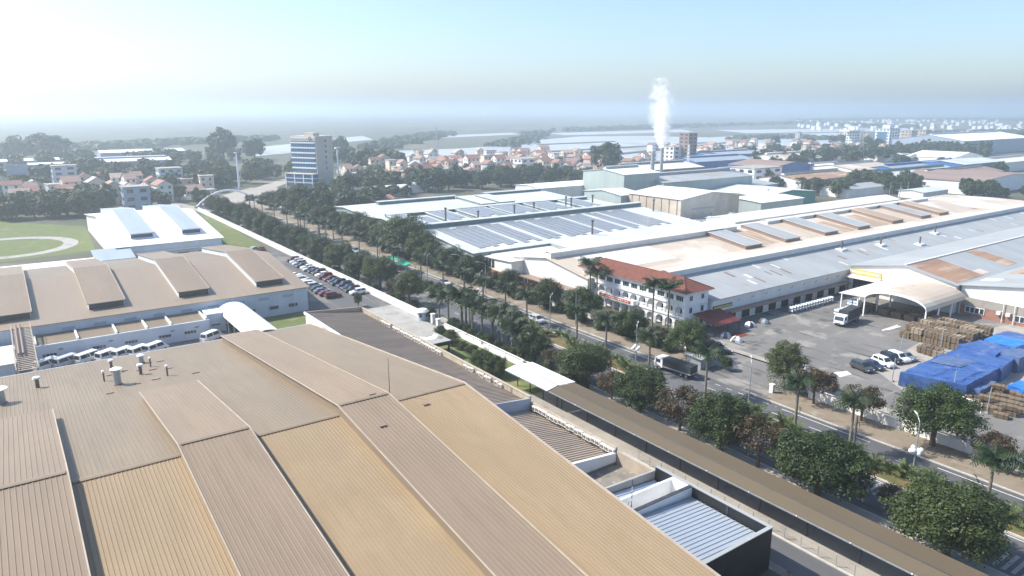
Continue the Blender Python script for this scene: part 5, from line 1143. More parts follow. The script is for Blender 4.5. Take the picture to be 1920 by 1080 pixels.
# hazy far tree lines: nobody could count these
def mass(name, pts, n, r, label):
    mb = MB(); rr = random.Random(len(name) + n)
    for i in range(n):
        f = rr.random() * (len(pts) - 1); k = min(int(f), len(pts) - 2); f -= k
        x = pts[k][0] + (pts[k + 1][0] - pts[k][0]) * f + rr.gauss(0, r * 1.2); y = pts[k][1] + (pts[k + 1][1] - pts[k][1]) * f + rr.gauss(0, r * 2.5)
        R0 = r * rr.uniform(.5, 1)
        for q in range(30):
            d = Vector((rr.gauss(0, 1), rr.gauss(0, 1), abs(rr.gauss(0, 1)))).normalized(); p = Vector((x, y, R0 * .25)) + Vector((d.x * R0, d.y * R0, d.z * R0 * .7))
            a = d.orthogonal().normalized() * R0 * .34; b = d.cross(a).normalized() * R0 * .34
            m_ = len(mb.v); mb.v += [tuple(p - a - b), tuple(p + a - b), tuple(p + a * .8 + b), tuple(p - a * .9 + b)]; mb.f.append((m_, m_ + 1, m_ + 2, m_ + 3))
    o = mb.build(name, 'leafa'); tag(o, label, None, None, 'stuff'); return o
mass('treeline', [(398.37, 866.35), (585.36, 1101.15), (756.09, 1305.77)], 330, 8, 'dark hazy tree line running out over the plain')
mass('treeline', [(563.07, 814.58), (739.96, 990.9), (1004.71, 1301.53)], 200, 6.5, 'hazy avenue of trees between the ponds')
mass('treeline', [(1103.2, 1330.48), (1677.57, 1437.86), (2362.81, 1537.98), (2060.86, 1013.12)], 600, 10, 'hazy wood along the far ponds')
mass('treeline', [(2775.0, 1807.23), (3339.7, 1766.57), (3639.43, 1552.83), (3614.23, 1208.75)], 700, 13, 'hazy woods on the right horizon')
mass('treeline', [(1027.07, 786.16), (1184.3, 789.8), (1159.58, 691.66)], 160, 7, 'hazy trees behind the far village')
mass('treeline', [(-14.17, 955.58), (71.76, 1068.99), (196.29, 1149.66), (379.23, 1248.15)], 500, 9, 'hazy tree line on the far left plain')
mass('treeline', [(1262.64, 618.17), (1622.11, 688.19), (1843.73, 612.83)], 350, 9, 'hazy trees among the far right houses')
# far specks of town on the right horizon
mb = MB(); rr = random.Random(5)
for i in range(150):
    f = rr.random(); a = rad(35.5 + math.degrees(math.atan((1480 + 460 * f - 960) / 1340))); D = rr.uniform(1900, 3800); x, y = math.sin(a) * D, math.cos(a) * D
    w, h = rr.uniform(6, 11), rr.uniform(5, 10); mb.box(x, x + w, y, y + w, 0, h)
tag(mb.build('distant_town', 'coolwhite'), 'hazy white specks of a distant town on the right horizon', None, None, 'stuff')

# ------------------------------------------------------------------ palms
def palm_crown(seed, nf, L, droop=1.0, up=.9):
    r = random.Random(seed); mb = MB()
    for k in range(nf):
        a = 6.283 * k / nf + r.uniform(-.2, .2); el = r.uniform(.0, 1.0) * up; l = L * r.uniform(.85, 1.1)
        d = Vector((math.cos(a), math.sin(a), 0)); side = Vector((-math.sin(a), math.cos(a), 0))
        pts = []; n = 11; ang = .25 + el * 1.05; p = Vector((0, 0, 0))
        for i in range(n + 1):
            pts.append(p.copy()); an = ang - (i / n) ** 1.3 * (1.35 + r.uniform(0, .15)) * droop
            p = p + (d * math.cos(an) + Vector((0, 0, 1)) * math.sin(an)) * (l / n)
        for i in range(1, n + 1):
            p0, p1 = pts[i - 1], pts[i]; w = L * .27 * (1 - abs(i / n - .5) * 1.05) * r.uniform(.85, 1.15)
            for s in (-1, 1):
                dn = side * s * w + Vector((0, 0, -w * r.uniform(.55, .95))) + d * w * .25
                q0 = p0 + (p1 - p0) * .05; q1 = p0 + (p1 - p0) * .62
                m_ = len(mb.v); mb.v += [tuple(q0), tuple(q1), tuple(q1 + dn), tuple(q0 + dn * .9)]; mb.f.append((m_, m_ + 1, m_ + 2, m_ + 3))
        mb.tube([tuple(q) for q in pts[::3]], [.05, .045, .035, .02][:len(pts[::3])], 4)
    return mb.mesh('fronds')
PCR = []
for s in range(3):
    me = palm_crown(40 + s, 22, 2.9); me.materials.append(M['frond']); PCR.append(me)
def palm_trunk(h):
    me = MB().tube([(0, 0, -.1), (0, 0, .4), (0, 0, h * .45), (0, 0, h)], [.32, .25, .23, .16], 10).mesh('trunk'); me.materials.append(M['palmtrunk']); return me
SHAFT = MB().tube([(0, 0, -.1), (0, 0, .35), (0, 0, 1.0)], [.17, .2, .1], 8).mesh('crownshaft'); SHAFT.materials.append(M['palmshaft'])
PTR = {}
def palm(x, y, h, label, group, s=1.0):
    t = thing('royal_palm', label, 'palm tree', (x, y, .1), R.uniform(0, 6.28), group)
    hk = round(h * 2) / 2
    if hk not in PTR: PTR[hk] = palm_trunk(hk)
    for nm, me, z, sc in (('trunk', PTR[hk], 0, 1), ('crownshaft', SHAFT, hk, 1), ('fronds', R.choice(PCR), hk + .85, s)):
        o = bpy.data.objects.new(nm, me); col.objects.link(o); o.parent = t; o.location = (0, 0, z); o.scale = (sc, sc, sc)
        if nm == 'fronds': o.rotation_euler = (R.uniform(-.08, .08), R.uniform(-.08, .08), R.uniform(0, 6))
for i, y in enumerate((31.8, 50.6, 59.8, 77.6, 91.5, 104, 113.6, 131.5, 140, 151, 160, 171, 184, 203, 214, 228, 243, 252, 268, 288, 305, 322, 338, 360)):
    palm(98.2 + R.uniform(-.4, .4), y, (6.4 if y > 45 else 6.0) + R.uniform(-.4, .6), 'royal palm on the avenue median, %s from the bottom' % nth(i), 'median palms', 1.15)
gp = [(82.6, 136.6, 6.8), (81.0, 129.6, 7.2), (82.8, 122.0, 6.6), (81.2, 114.6, 6.2), (84.5, 138.0, 6.2), (83.6, 134.0, 5.8), (84.6, 120.8, 5.6), (80.8, 144.2, 6.0), (80.9, 140.0, 6.6), (81.2, 134.8, 7.8), (82.0, 132.4, 6.4), (84.0, 130.4, 6.2), (81.4, 126.4, 6.6), (81.6, 122.8, 6.4), (82.3, 119.6, 6.9), (83.0, 116.2, 5.6), (80.6, 111.6, 5.5), (83.4, 125.0, 5.4)]
for i, (x, y, h) in enumerate(gp): palm(x + .6, y, h, 'royal palm in the clump by the near gate, %s from the guard booth' % nth(i), 'palms by the near gate', 1.4)
for i, (x, y, h) in enumerate(((120.8, 134.6, 10.6), (121.4, 132.6, 8.4), (120.6, 112.2, 9.6), (120.6, 107.4, 9.8))):
    palm(x, y, h, ['tallest palm at the far end of the villa', 'lower palm beside the tallest one at the villa', 'left palm of the pair before the villa', 'right palm of the pair before the villa'][i], 'palms before the villa', 1.3)
for i, p in enumerate([(100.36, 366.1), (100.98, 361.02), (99.94, 295.19), (100.26, 288.41), (100.67, 272.67), (100.96, 266.64)]): palm(p[0], p[1], 6.5, 'royal palm at the far end of the avenue, %s from the junction' % nth(i), 'palms at the far end of the avenue')
# palmetto clumps on the median
PM = []
for s in range(3):
    me = palm_crown(70 + s, 12, 1.5, .8, 1.15); me.materials.append(M['frondy']); PM.append(me)
i = 0; y = 8.0
while y < 182:
    if not 72 < y < 92:
        t = thing('palmetto', 'low yellow-green palmetto on the median, %s from the bottom' % nth(i), 'shrub', (R.uniform(95.2, 98.0), y, .2), R.uniform(0, 6), 'palmettos on the median')
        o = bpy.data.objects.new('fronds', R.choice(PM)); col.objects.link(o); o.parent = t; o.location.z = .55; k = R.uniform(1.1, 1.8); o.scale = (k, k, k)
        o = bpy.data.objects.new('stem', SHAFT); col.objects.link(o); o.parent = t; o.scale = (.9, .9, .7)
        i += 1
    y += R.uniform(1.5, 3.0)
# clipped median hedge clumps further out
for i in range(16):
    tree(96.5, 190 + i * 11, 2.2, 'mid', 'low median bush, %s beyond the gate palms' % nth(i), 'median bushes', zscale=.32, z=-.5, name='median_bush')
for i in range(10):
    tree(96.3 + R.uniform(-.6, .6), 133 + i * 4.8, 1.9, 'mid', 'leafy median bush opposite the guard booth, %s' % nth(i), 'bushes opposite the guard booth', zscale=.36, z=-.4, name='median_bush')

for i in range(30):
    tree(82.4 + R.uniform(-.5, .5), 152 + i * 7.4 + R.uniform(-1.5, 1.5), R.uniform(1.6, 2.4), 'mid', 'low bush between the white wall and the avenue, %s from the gate' % nth(i), 'bushes outside the white wall', zscale=R.uniform(.28, .4), z=-.5, name='roadside_bush')
for i in range(26):
    tree(110.6 + R.uniform(-.8, .8), 97 + i * 5.4 + R.uniform(-1.5, 1.5), R.uniform(1.5, 2.3), R.choice(('mid', 'dense')), 'low bush on the far pavement under the trees, %s from the yard gate' % nth(i), 'bushes on the far pavement', zscale=R.uniform(.28, .42), z=-.5, name='roadside_bush')
for i in range(16):
    tree(80.0 + R.uniform(.8, 2.2), 92 + i * 3.1, R.uniform(1.3, 2.0), R.choice(('mid', 'dense')), 'low bush by the garden wall below the palms, %s from the carport' % nth(i), 'bushes by the garden wall', zscale=R.uniform(.3, .42), z=-.4, name='roadside_bush')

# ------------------------------------------------------------------ vehicles
def car_proto(kind):
    P = {}
    if kind == 'sedan': L, W, prof, cab, top, zt = 4.5, .88, [(-2.25, .35), (-2.25, .78), (-2.1, .92), (-1.3, .95), (1.0, .92), (2.0, .76), (2.22, .6), (2.25, .3)], (-1.85, 1.05), (-1.2, .3), 1.43
    elif kind == 'suv': L, W, prof, cab, top, zt = 4.6, .92, [(-2.25, .4), (-2.28, .95), (-2.15, 1.05), (1.05, 1.02), (2.05, .92), (2.28, .7), (2.3, .35)], (-2.15, 1.2), (-1.95, .45), 1.72
    elif kind == 'van': L, W, prof, cab, top, zt = 5.3, .95, [(-2.65, .4), (-2.65, 1.1), (1.9, 1.08), (2.5, .9), (2.65, .7), (2.65, .35)], (-2.62, 2.1), (-2.5, 1.25), 2.15
    else: L, W, prof, cab, top, zt = 7.2, 1.05, [(-3.6, .4), (-3.6, 1.2), (3.5, 1.2), (3.62, .8), (3.6, .35)], (-3.58, 3.5), (-3.5, 3.1), 2.75
    z0 = prof[2][1] if kind not in ('van', 'bus') else prof[1][1]
    w1, w2 = W - .04, W - .2
    P['body'] = MB().prism(prof, -W, W, 'y')
    b0, b1 = [(cab[0], -w1, z0 - .05), (cab[1], -w1, z0 - .05), (cab[1], w1, z0 - .05), (cab[0], w1, z0 - .05)], [(top[0], -w2, zt), (top[1], -w2, zt), (top[1], w2, zt), (top[0], w2, zt)]
    P['cabin'] = MB().hexa(b0 + b1)
    def lerp(a, b, t): return tuple(a[i] + (b[i] - a[i]) * t for i in range(3))
    def quad(i, j, u0, u1, v0, v1, out):
        pts = []
        for (u, v) in ((u0, v0), (u1, v0), (u1, v1), (u0, v1)):
            p = lerp(lerp(b0[i], b0[j], u), lerp(b1[i], b1[j], u), v); pts.append((p[0] + out[0], p[1] + out[1], p[2] + out[2]))
        mb = MB(); mb.hexa([*(tuple(a - o * 1.0 for a, o in zip(p, out)) for p in pts), *pts]); return mb
    P['side_window'] = [quad(0, 1, .08, .47, .2, .86, (0, -.025, .005)), quad(0, 1, .53, .92, .2, .86, (0, -.025, .005)), quad(3, 2, .08, .47, .2, .86, (0, .025, .005)), quad(3, 2, .53, .92, .2, .86, (0, .025, .005))]
    P['windshield'] = quad(1, 2, .06, .94, .12, .9, (.025, 0, .01)); P['rear_window'] = quad(0, 3, .08, .92, .2, .86, (-.025, 0, .01))
    wx = L * .31
    P['wheel'] = []
    for x in (-wx, wx):
        for s in (-1, 1): P['wheel'].append(MB().tube([(x, s * (W - .18), .33), (x, s * (W + .02), .33)], .33, 12))
    P['headlight'] = [MB().box(L / 2 - .12, L / 2 + .02, s * .68 - .2, s * .68 + .2, .6, .76) for s in (-1, 1)]
    P['taillight'] = [MB().box(-L / 2 - .02, -L / 2 + .08, s * .68 - .18, s * .68 + .18, .68, .9) for s in (-1, 1)]
    out = []
    for nm, m in (('body', 'car'), ('cabin', 'car'), ('side_window', 'glass'), ('windshield', 'glass'), ('rear_window', 'glass'), ('wheel', 'tyre'), ('headlight', 'lampglass'), ('taillight', 'taillamp')):
        for mb in (P[nm] if isinstance(P[nm], list) else [P[nm]]):
            me = mb.mesh(nm); me.materials.append(M[m])
            out.append((nm, me))
    return out
CARS = {k: car_proto(k) for k in ('sedan', 'suv', 'van', 'bus')}
CC = {'white': (.78, .78, .77), 'silver': (.50, .52, .54), 'black': (.012, .012, .014), 'dark red': (.13, .015, .018), 'maroon': (.17, .03, .03), 'navy': (.02, .03, .07), 'charcoal': (.05, .055, .06), 'grey': (.17, .18, .19), 'blue-grey': (.16, .20, .27)}
def car(x, y, rz, kind, colour, label, group, z=.06):
    nm = {'sedan': 'parked_car', 'suv': 'parked_car', 'van': 'parked_van', 'bus': 'parked_minibus'}[kind]
    t = thing(nm, label, {'van': 'van', 'bus': 'minibus'}.get(kind, 'car'), (x, y, z), rz, group)
    for n_, me in CARS[kind]:
        o = bpy.data.objects.new(n_, me); col.objects.link(o); o.parent = t; o.color = (*CC[colour], 1)
    return t
row1 = ['dark red', 'silver', 'silver', 'charcoal', 'white', 'silver', 'black', 'charcoal', 'white', 'dark red', 'maroon', 'charcoal', 'navy', 'navy', 'navy', 'black', 'white']
for i, c in enumerate(row1):
    car(77.0 + R.uniform(-.3, .3), 235.5 - i * 3.35, math.pi + R.uniform(-.05, .05), R.choice(('sedan', 'suv')), c, '%s car nose-out along the white wall, %s from the far end' % (c, nth(i)), 'cars along the white wall')
row2 = ['white', 'white', 'silver', 'white', 'white', 'silver', 'charcoal', 'blue-grey', 'maroon', 'dark red']
for i, c in enumerate(row2):
    car(69.6 + R.uniform(-.3, .3), 212.5 - i * 3.35, R.uniform(-.05, .05), R.choice(('sedan', 'suv')), c, '%s car in the inner car park row, %s from the far end' % (c, nth(i)), 'cars in the inner car park row')
car(74.5, 262, math.pi / 2, 'sedan', 'dark red', 'dark red car standing alone beyond the parked rows', 'lone cars'); car(72.4, 263, .3, 'sedan', 'silver', 'silver car beside the dark red one beyond the parked rows', 'lone cars')
for i, (p, k, c, a) in enumerate(zip([(134.75, 66.27), (137.72, 65.61), (140.87, 65.21), (144.28, 65.44), (146.16, 64.88), (148.38, 64.47)], ('suv', 'sedan', 'suv', 'suv', 'suv', 'sedan'), ('charcoal', 'navy', 'white', 'black', 'white', 'grey'), (0,) * 6)):
    car(p[0] - 1.2, p[1] + 2.0, -math.pi / 2 - .25, k, c, '%s %s beside the blue tarpaulins, %s from the yard gate' % (c, {'suv': 'sport utility car', 'sedan': 'saloon car'}[k], nth(i)), 'cars beside the blue tarpaulins')
car(*(120.99, 94.85), -.6, 'sedan', 'black', 'black car by the tents at the yard entrance', 'cars at the yard entrance'); car(*(118.54, 90.61), -.5, 'sedan', 'black', 'black car nearer the gate apron at the yard entrance', 'cars at the yard entrance')
car(101.2, (101.28, 131.56)[1], -math.pi / 2, 'suv', 'silver', 'silver car driving on the avenue below the garden palms', 'cars on the avenue'); car(102.6, (100.57, 177.88)[1], -math.pi / 2, 'sedan', 'white', 'white car driving on the avenue opposite the guard booth', 'cars on the avenue')
car(100.8, (99.91, 238.44)[1], -math.pi / 2, 'suv', 'white', 'white car far up the avenue', 'cars on the avenue')
for i, p in enumerate([(3.02, 161.28), (6.27, 161.26), (9.99, 161.36), (13.29, 160.21), (16.15, 159.8), (19.06, 159.39), (22.06, 159.8)]):
    o = car(p[0], p[1] + 1.2, rad(34), 'van', 'white' if i not in (1,) else 'silver', 'white van in the row behind the tan roof, %s from the stair bridge' % nth(i), 'vans behind the tan roof')
    if i < 3: o.scale = (1.12, 1.0, 1.0)
car(*(33.74, 162.52), rad(34), 'van', 'white', 'white van standing alone by the vaulted walkway', 'vans behind the tan roof')
for i, p in enumerate([(92.31, 412.8), (93.72, 385.38), (117.12, 424.69), (129.68, 415.73), (115.13, 388.29), (138.19, 422.51), (134.64, 394.04)]): car(p[0], p[1], R.uniform(0, 6), R.choice(('sedan', 'van')), R.choice(('white', 'silver', 'charcoal')), 'small vehicle on the junction, %s from the white arch' % nth(i), 'vehicles on the junction', .12)
def lorry(name, p, rz, label, cabc, load, L, W, H, tarp_sag=0):
    t = thing(name, label, 'truck', (p[0], p[1], .05), rz); OFF[t.name] = (0, 0, 0)
    MB().box(-L / 2, L / 2, -.45, .45, .65, .9).build('chassis', 'darkmetal', t)
    cb = MB(); x1 = L / 2; cb.prism([(x1 - 2.0, .7), (x1 - .02, .7), (x1, 1.5), (x1 - .25, 2.55), (x1 - 2.0, 2.75)], -W / 2 + .05, W / 2 - .05, 'y'); c = cb.build('cab', 'car', t); c.color = (*CC[cabc], 1)
    MB().hexa([(x1 + .0, -W / 2 + .2, 1.55), (x1 + .03, -W / 2 + .2, 1.55), (x1 + .03, W / 2 - .2, 1.55), (x1 + .0, W / 2 - .2, 1.55), (x1 - .24, -W / 2 + .25, 2.4), (x1 - .2, -W / 2 + .25, 2.4), (x1 - .2, W / 2 - .25, 2.4), (x1 - .24, W / 2 - .25, 2.4)]).build('windshield', 'glass', c)
    for s in (-1, 1): MB().box(x1 - 1.5, x1 - .5, s * (W / 2 - .05) - .02, s * (W / 2 - .05) + .02, 1.6, 2.3).build('side_window', 'glass', c); MB().box(x1 - .05, x1 + .06, s * .85 - .2, s * .85 + .2, .8, 1.05).build('headlight', 'lampglass', c)
    MB().box(-L / 2, x1 - 2.15, -W / 2, W / 2, .92, 1.15).build('deck', 'steel', t)
    if load == 'tarp':
        mb = MB(); n = 10
        for k in range(n):
            xa, xb = -L / 2 + .05 + k * (L - 2.3) / n, -L / 2 + .05 + (k + 1) * (L - 2.3) / n; za, zb = H + .12 * math.sin(k * 2.1), H + .12 * math.sin((k + 1) * 2.1)
            mb.hexa([(xa, -W / 2 - .03, 1.16), (xb, -W / 2 - .03, 1.16), (xb, W / 2 + .03, 1.16), (xa, W / 2 + .03, 1.16), (xa, -W / 2 + .15, za), (xb, -W / 2 + .15, zb), (xb, W / 2 - .15, zb), (xa, W / 2 - .15, za)])
        mb.build('tarpaulin_load', 'truckcloth', t)
    else:
        MB().box(-L / 2, x1 - 2.2, -W / 2, W / 2, 1.16, H).build('cargo_side', 'truckcloth', t); MB().box(-L / 2 - .05, x1 - 2.15, -W / 2 - .05, W / 2 + .05, H + .002, H + .1).build('cargo_roof', 'truckcloth', t)
    for x in (-L / 2 + 1.0, -L / 2 + 2.2, x1 - 1.2):
        for s in (-1, 1): w = MB().tube([(x, s * (W / 2 - .4), .5), (x, s * (W / 2 - .02), .5)], .5, 12).build('wheel', 'tyre', t); MB().tube([(x, s * (W / 2 - .03), .5), (x, s * (W / 2), .5)], .26, 8).build('rim', 'steel', w)
lorry('tarp_truck', (161.5, 87.6), math.pi + .12, 'white-cabbed truck with dark tarpaulin load parked in the yard', 'white', 'tarp', 9.2, 2.5, 3.5)
lorry('box_truck', (102.2, 88.5), math.pi / 2 + .1, 'white-cabbed truck with long grey body turning out of the yard gate', 'white', 'box', 8.6, 2.3, 2.5)
# green roofed bus shelters by the far avenue
for i, p in enumerate([(100.54, 207.34), (101.02, 199.28)]):
    t = thing('bus_shelter', ['green roofed shelter on the median, further one', 'green roofed shelter on the median, nearer one'][i], 'shelter', (*p, 0), 0, 'green shelters')
    slab(MB(), p[1] - 3.4, p[1] + 3.4, p[0] - 2, 2.9, p[0], 3.5, .1, None, True).build('roof', 'green', t); slab(MB(), p[1] - 3.4, p[1] + 3.4, p[0] + .02, 3.5, p[0] + 2, 2.9, .1, None, True).build('roof', 'green', t)
    for sx in (-1.6, 1.6):
        for sy in (-3, 3): MB().box(p[0] + sx - .07, p[0] + sx + .07, p[1] + sy - .07, p[1] + sy + .07, 0, 2.9).build('post', 'steel', t)
# dome tents / parasols beside the villa
for i, (p, m) in enumerate(zip([(128.37, 94.1), (140.28, 99.44), (145.21, 99.14), (128.85, 97.53)], ('white', 'white', 'steel', 'steel'))):
    t = thing('dome_tent', ['white and black dome tent on the yard', 'pale tent close to the shed wall', 'grey tent beside the pale one', 'low grey tent by the red carpet'][i], 'tent', (*p, 0), .4 + i, 'tents beside the villa'); OFF[t.name] = (0, 0, 0)
    for k in range(8):
        a, b = k * math.pi / 4, (k + 1) * math.pi / 4
        mb = MB(); r0 = 1.35
        for q in range(4):
            f0, f1 = q / 4, (q + 1) / 4; g0, g1 = r0 * math.cos(f0 * 1.45), r0 * math.cos(f1 * 1.45); z0, z1 = 1.25 * math.sin(f0 * 1.45), 1.25 * math.sin(f1 * 1.45)
            mb.face([(math.cos(a) * g0, math.sin(a) * g0, z0), (math.cos(b) * g0, math.sin(b) * g0, z0), (math.cos(b) * g1, math.sin(b) * g1, z1), (math.cos(a) * g1, math.sin(a) * g1, z1)])
        mb.build('tent_panel', m if k % 3 else 'darkmetal', t)

# ------------------------------------------------------------------ timber yard
def wrinkled(name, label, c, h, m, seed, side=None, group='blue tarpaulin stacks', step=.8):
    """tarpaulin-covered stack over the quadrilateral c (4 points), height h."""
    r = random.Random(seed); t = thing(name, label, 'tarpaulin', (sum(p[0] for p in c) / 4, sum(p[1] for p in c) / 4, 0), 0, group)
    lu = (Vector(c[1]) - Vector(c[0])).length; lv = (Vector(c[3]) - Vector(c[0])).length; nu, nv = max(4, int(lu / step)), max(4, int(lv / step))
    mb = MB(); mb.smooth = False
    def P(i, j, drop=0):
        a, b = i / nu, j / nv
        x = (1 - a) * (1 - b) * c[0][0] + a * (1 - b) * c[1][0] + a * b * c[2][0] + (1 - a) * b * c[3][0]; y = (1 - a) * (1 - b) * c[0][1] + a * (1 - b) * c[1][1] + a * b * c[2][1] + (1 - a) * b * c[3][1]
        z = h + .16 * noise.noise(Vector((x * .5 + seed, y * .5, 0))) + .09 * noise.noise(Vector((x * 1.7, y * 1.7 + seed, 3)))
        # stacks show through as steps
        z += .22 * (1 if int((x + seed) / 2.6) % 3 == 0 else 0) * .6
        return (x, y, z)
    top = [[P(i, j) for j in range(nv + 1)] for i in range(nu + 1)]
    n = len(mb.v)
    for i in range(nu + 1):
        for j in range(nv + 1): mb.v.append(top[i][j])
    for i in range(nu):
        for j in range(nv): mb.f.append((n + i * (nv + 1) + j, n + (i + 1) * (nv + 1) + j, n + (i + 1) * (nv + 1) + j + 1, n + i * (nv + 1) + j + 1))
    mb.build('top_sheet', m, t)
    edge = [top[i][0] for i in range(nu + 1)] + [top[nu][j] for j in range(1, nv + 1)] + [top[i][nv] for i in range(nu - 1, -1, -1)] + [top[0][j] for j in range(nv - 1, -1, -1)]
    cx, cyy = sum(p[0] for p in c) / 4, sum(p[1] for p in c) / 4
    sb = MB(); n = 0
    for k, p in enumerate(edge):
        d = Vector((p[0] - cx, p[1] - cyy)).normalized()
        for q, f in enumerate((0, .35, .7, 1)):
            w = .18 * noise.noise(Vector((k * .9 + seed, q * 1.3, 1))) * (q > 0) + .12 * f
            sb.v.append((p[0] + d.x * w, p[1] + d.y * w, p[2] * (1 - f) + (.06 + .15 * (k % 5 == 0)) * f))
    for k in range(len(edge) - 1):
        for q in range(3): sb.f.append((k * 4 + q, k * 4 + q + 1, (k + 1) * 4 + q + 1, (k + 1) * 4 + q))
    sb.build('side_sheet', side or m, t)
    return t
T1 = [(131.06, 59.79), (134.53, 49.83), (150.43, 50.16), (148.96, 60.24)]; T2 = [(148.02, 59.86), (148.75, 49.65), (157.6, 50.69), (161.84, 59.1)]
wrinkled('tarpaulin_stack', 'large blue tarpaulin over stacks nearest the parked cars', T1, 2.6, 'tarp', 3)
wrinkled('tarpaulin_stack', 'blue tarpaulin over the low stacks joining the big ones', T2, 2.75, 'tarp', 61)
T2 = [(155.23, 60.4), (154.71, 53.14), (162.51, 53.54), (162.89, 59.22)]; wrinkled('tarpaulin_stack', 'higher blue tarpaulin stack behind the large one', T2, 3.1, 'tarp', 9)
T3 = [(156.76, 53.66), (156.45, 49.65), (164.04, 48.87), (163.46, 53.33)]; wrinkled('tarpaulin_stack', 'faded grey-blue tarpaulin stack at the right edge', T3, 3.1, 'tarpgrey', 14)
T4 = [(163.22, 58.67), (162.79, 52.63), (170.63, 52.09), (168.98, 58.6)]; wrinkled('tarpaulin_stack', 'bright blue tarpaulin thrown over stacks behind', T4, 3.3, 'tarpbright', 21)
T5 = [(171.07, 59.56), (170.05, 51.83), (176.5, 51.14), (176.82, 59.26)]; wrinkled('tarpaulin_stack', 'dark blue tarpaulin stack below the brick windows', T5, 2.6, 'tarp', 33)
# separate sheets lying over the big stack
def over_sheet(c, label, z=2.86, m='tarp'):
    mb = MB(); nu = nv = 8; rr = random.Random(label)
    for i in range(nu + 1):
        for j in range(nv + 1):
            a, b = i / nu, j / nv; x = (1 - a) * (1 - b) * c[0][0] + a * (1 - b) * c[1][0] + a * b * c[2][0] + (1 - a) * b * c[3][0]; y = (1 - a) * (1 - b) * c[0][1] + a * (1 - b) * c[1][1] + a * b * c[2][1] + (1 - a) * b * c[3][1]
            mb.v.append((x + rr.uniform(-.12, .12), y + rr.uniform(-.12, .12), z + .1 * noise.noise(Vector((x, y, 7))) - (.2 if i in (0, nu) or j in (0, nv) else 0)))
    for i in range(nu):
        for j in range(nv): k = i * (nv + 1) + j; mb.f.append((k, k + nv + 1, k + nv + 2, k + 1))
    n = len(mb.v); mb.v += [(x, y, zz - .03) for x, y, zz in mb.v]
    mb.f += [tuple(n + q for q in reversed(f)) for f in list(mb.f)]
    tag(mb.build('tarpaulin_sheet', m), label, 'tarpaulin', 'loose sheets on the blue stack')
over_sheet([(133.03, 59.63), (134.99, 54.84), (140.94, 54.69), (139.68, 59.89)], 'loose blue sheet at the near left corner of the big stack')
over_sheet([(134.8, 53.65), (135.77, 51.01), (144.25, 50.94), (141.75, 54.11)], 'loose blue sheet along the right edge of the big stack', 2.88)
over_sheet([(141.31, 59.47), (142.99, 54.64), (149.35, 53.73), (147.76, 59.43)], 'loose paler sheet across the back of the big stack', 2.9, 'tarpgrey')
# timber bundles
bund = []
for i in range(3):
    me = MB(); r = random.Random(i)
    for k in range(5):
        for q in range(3):
            z = .1 + k * .26; me.box(-.78 + q * .53 + r.uniform(-.03, .03), -.29 + q * .53 + r.uniform(-.03, .03), -1.15 + r.uniform(-.12, .12), 1.15 + r.uniform(-.12, .12), z, z + .22)
    me = me.mesh('boards'); me.materials.append(M[('wood', 'woodtop', 'wood')[i]]); bund.append(me)
bear = MB().box(-.8, .8, -.9, -.78, 0, .095).box(-.8, .8, .78, .9, 0, .095).mesh('bearers'); bear.materials.append(M['brownsheet'])
band = MB().box(-.84, .84, -.55, -.5, .06, 1.42).box(-.84, .84, .5, .55, .06, 1.42).mesh('straps'); band.materials.append(M['darkmetal'])
def bundle(x, y, z, rz, label, group, s=1.0, k=None):
    t = thing('timber_bundle', label, 'timber', (x, y, z), rz, group)
    for nm, me in (('boards', bund[k if k is not None else R.randrange(3)]), ('bearers', bear), ('straps', band)):
        o = bpy.data.objects.new(nm, me); col.objects.link(o); o.parent = t
    t.scale = (s, s, s * (.62 if 'beyond the barrier' in group else 1))
n = 0
for i in range(8):
    for j in range(5):
        x, y = 161.6 + i * 1.95, 63.6 + j * 2.5 - i * .12
        for lv in range(2):
            if lv == 1 and R.random() < .16: continue
            bundle(x + R.uniform(-.1, .1), y + R.uniform(-.1, .1), .03 + lv * 1.46, R.uniform(-.06, .06), 'timber bundle in the big open stack, %s tier, %s row, %s across' % (('lower', 'upper')[lv], nth(j), nth(i)), 'timber bundles of the open stack', 1.0, R.choice((0, 2, 1)) if lv else R.choice((0, 2))); n += 1
bb = [(154.07, 66.1), (153.93, 64.95), (153.79, 63.82), (153.66, 62.7), (155.88, 66.08), (155.47, 64.27)]
for i, p in enumerate(bb): bundle(p[0], p[1], .03 + (1.46 if False else 0), .2, 'bundle of the small mixed pile beside the blue sheets, %s' % nth(i), 'small mixed pile', 1.05)
rp = [p for p in [(134.24, 49.94), (136.76, 49.94), (139.21, 49.72), (142.0, 49.61), (133.4, 48.2), (136.18, 47.96), (138.87, 47.83), (141.77, 47.59), (131.94, 46.41), (134.51, 46.27), (137.28, 46.01), (139.96, 45.86), (142.85, 45.6), (145.52, 45.22), (132.39, 44.44), (134.83, 44.07), (137.5, 43.85), (139.95, 43.53), (142.65, 43.35), (130.75, 42.68), (133.13, 42.3), (135.55, 41.92), (138.01, 41.53), (144.14, 49.03), (144.27, 47.68), (145.51, 43.7), (141.31, 41.42)]]
for i, p in enumerate(rp):
    bundle(p[0], p[1], .03, .25 + R.uniform(-.1, .1), 'low timber pile beyond the white barrier, %s counted from the tarpaulins' % nth(i), 'low piles beyond the barrier', R.uniform(.85, 1.05), R.choice((0, 2)))
    if R.random() < .15: bundle(p[0] + R.uniform(-.2, .2), p[1] + R.uniform(-.2, .2), 1.0, .25 + R.uniform(-.15, .15), 'topmost timber bundle beyond the white barrier, on the %s pile' % nth(i), 'topmost bundles beyond the barrier', .9)
wrinkled('tarpaulin_stack', 'small bright blue tarpaulin at the right edge beyond the barrier', [(143.43, 46.56), (143.75, 44.15), (147.75, 43.48), (147.55, 46.2)], 1.6, 'tarpbright', 41)
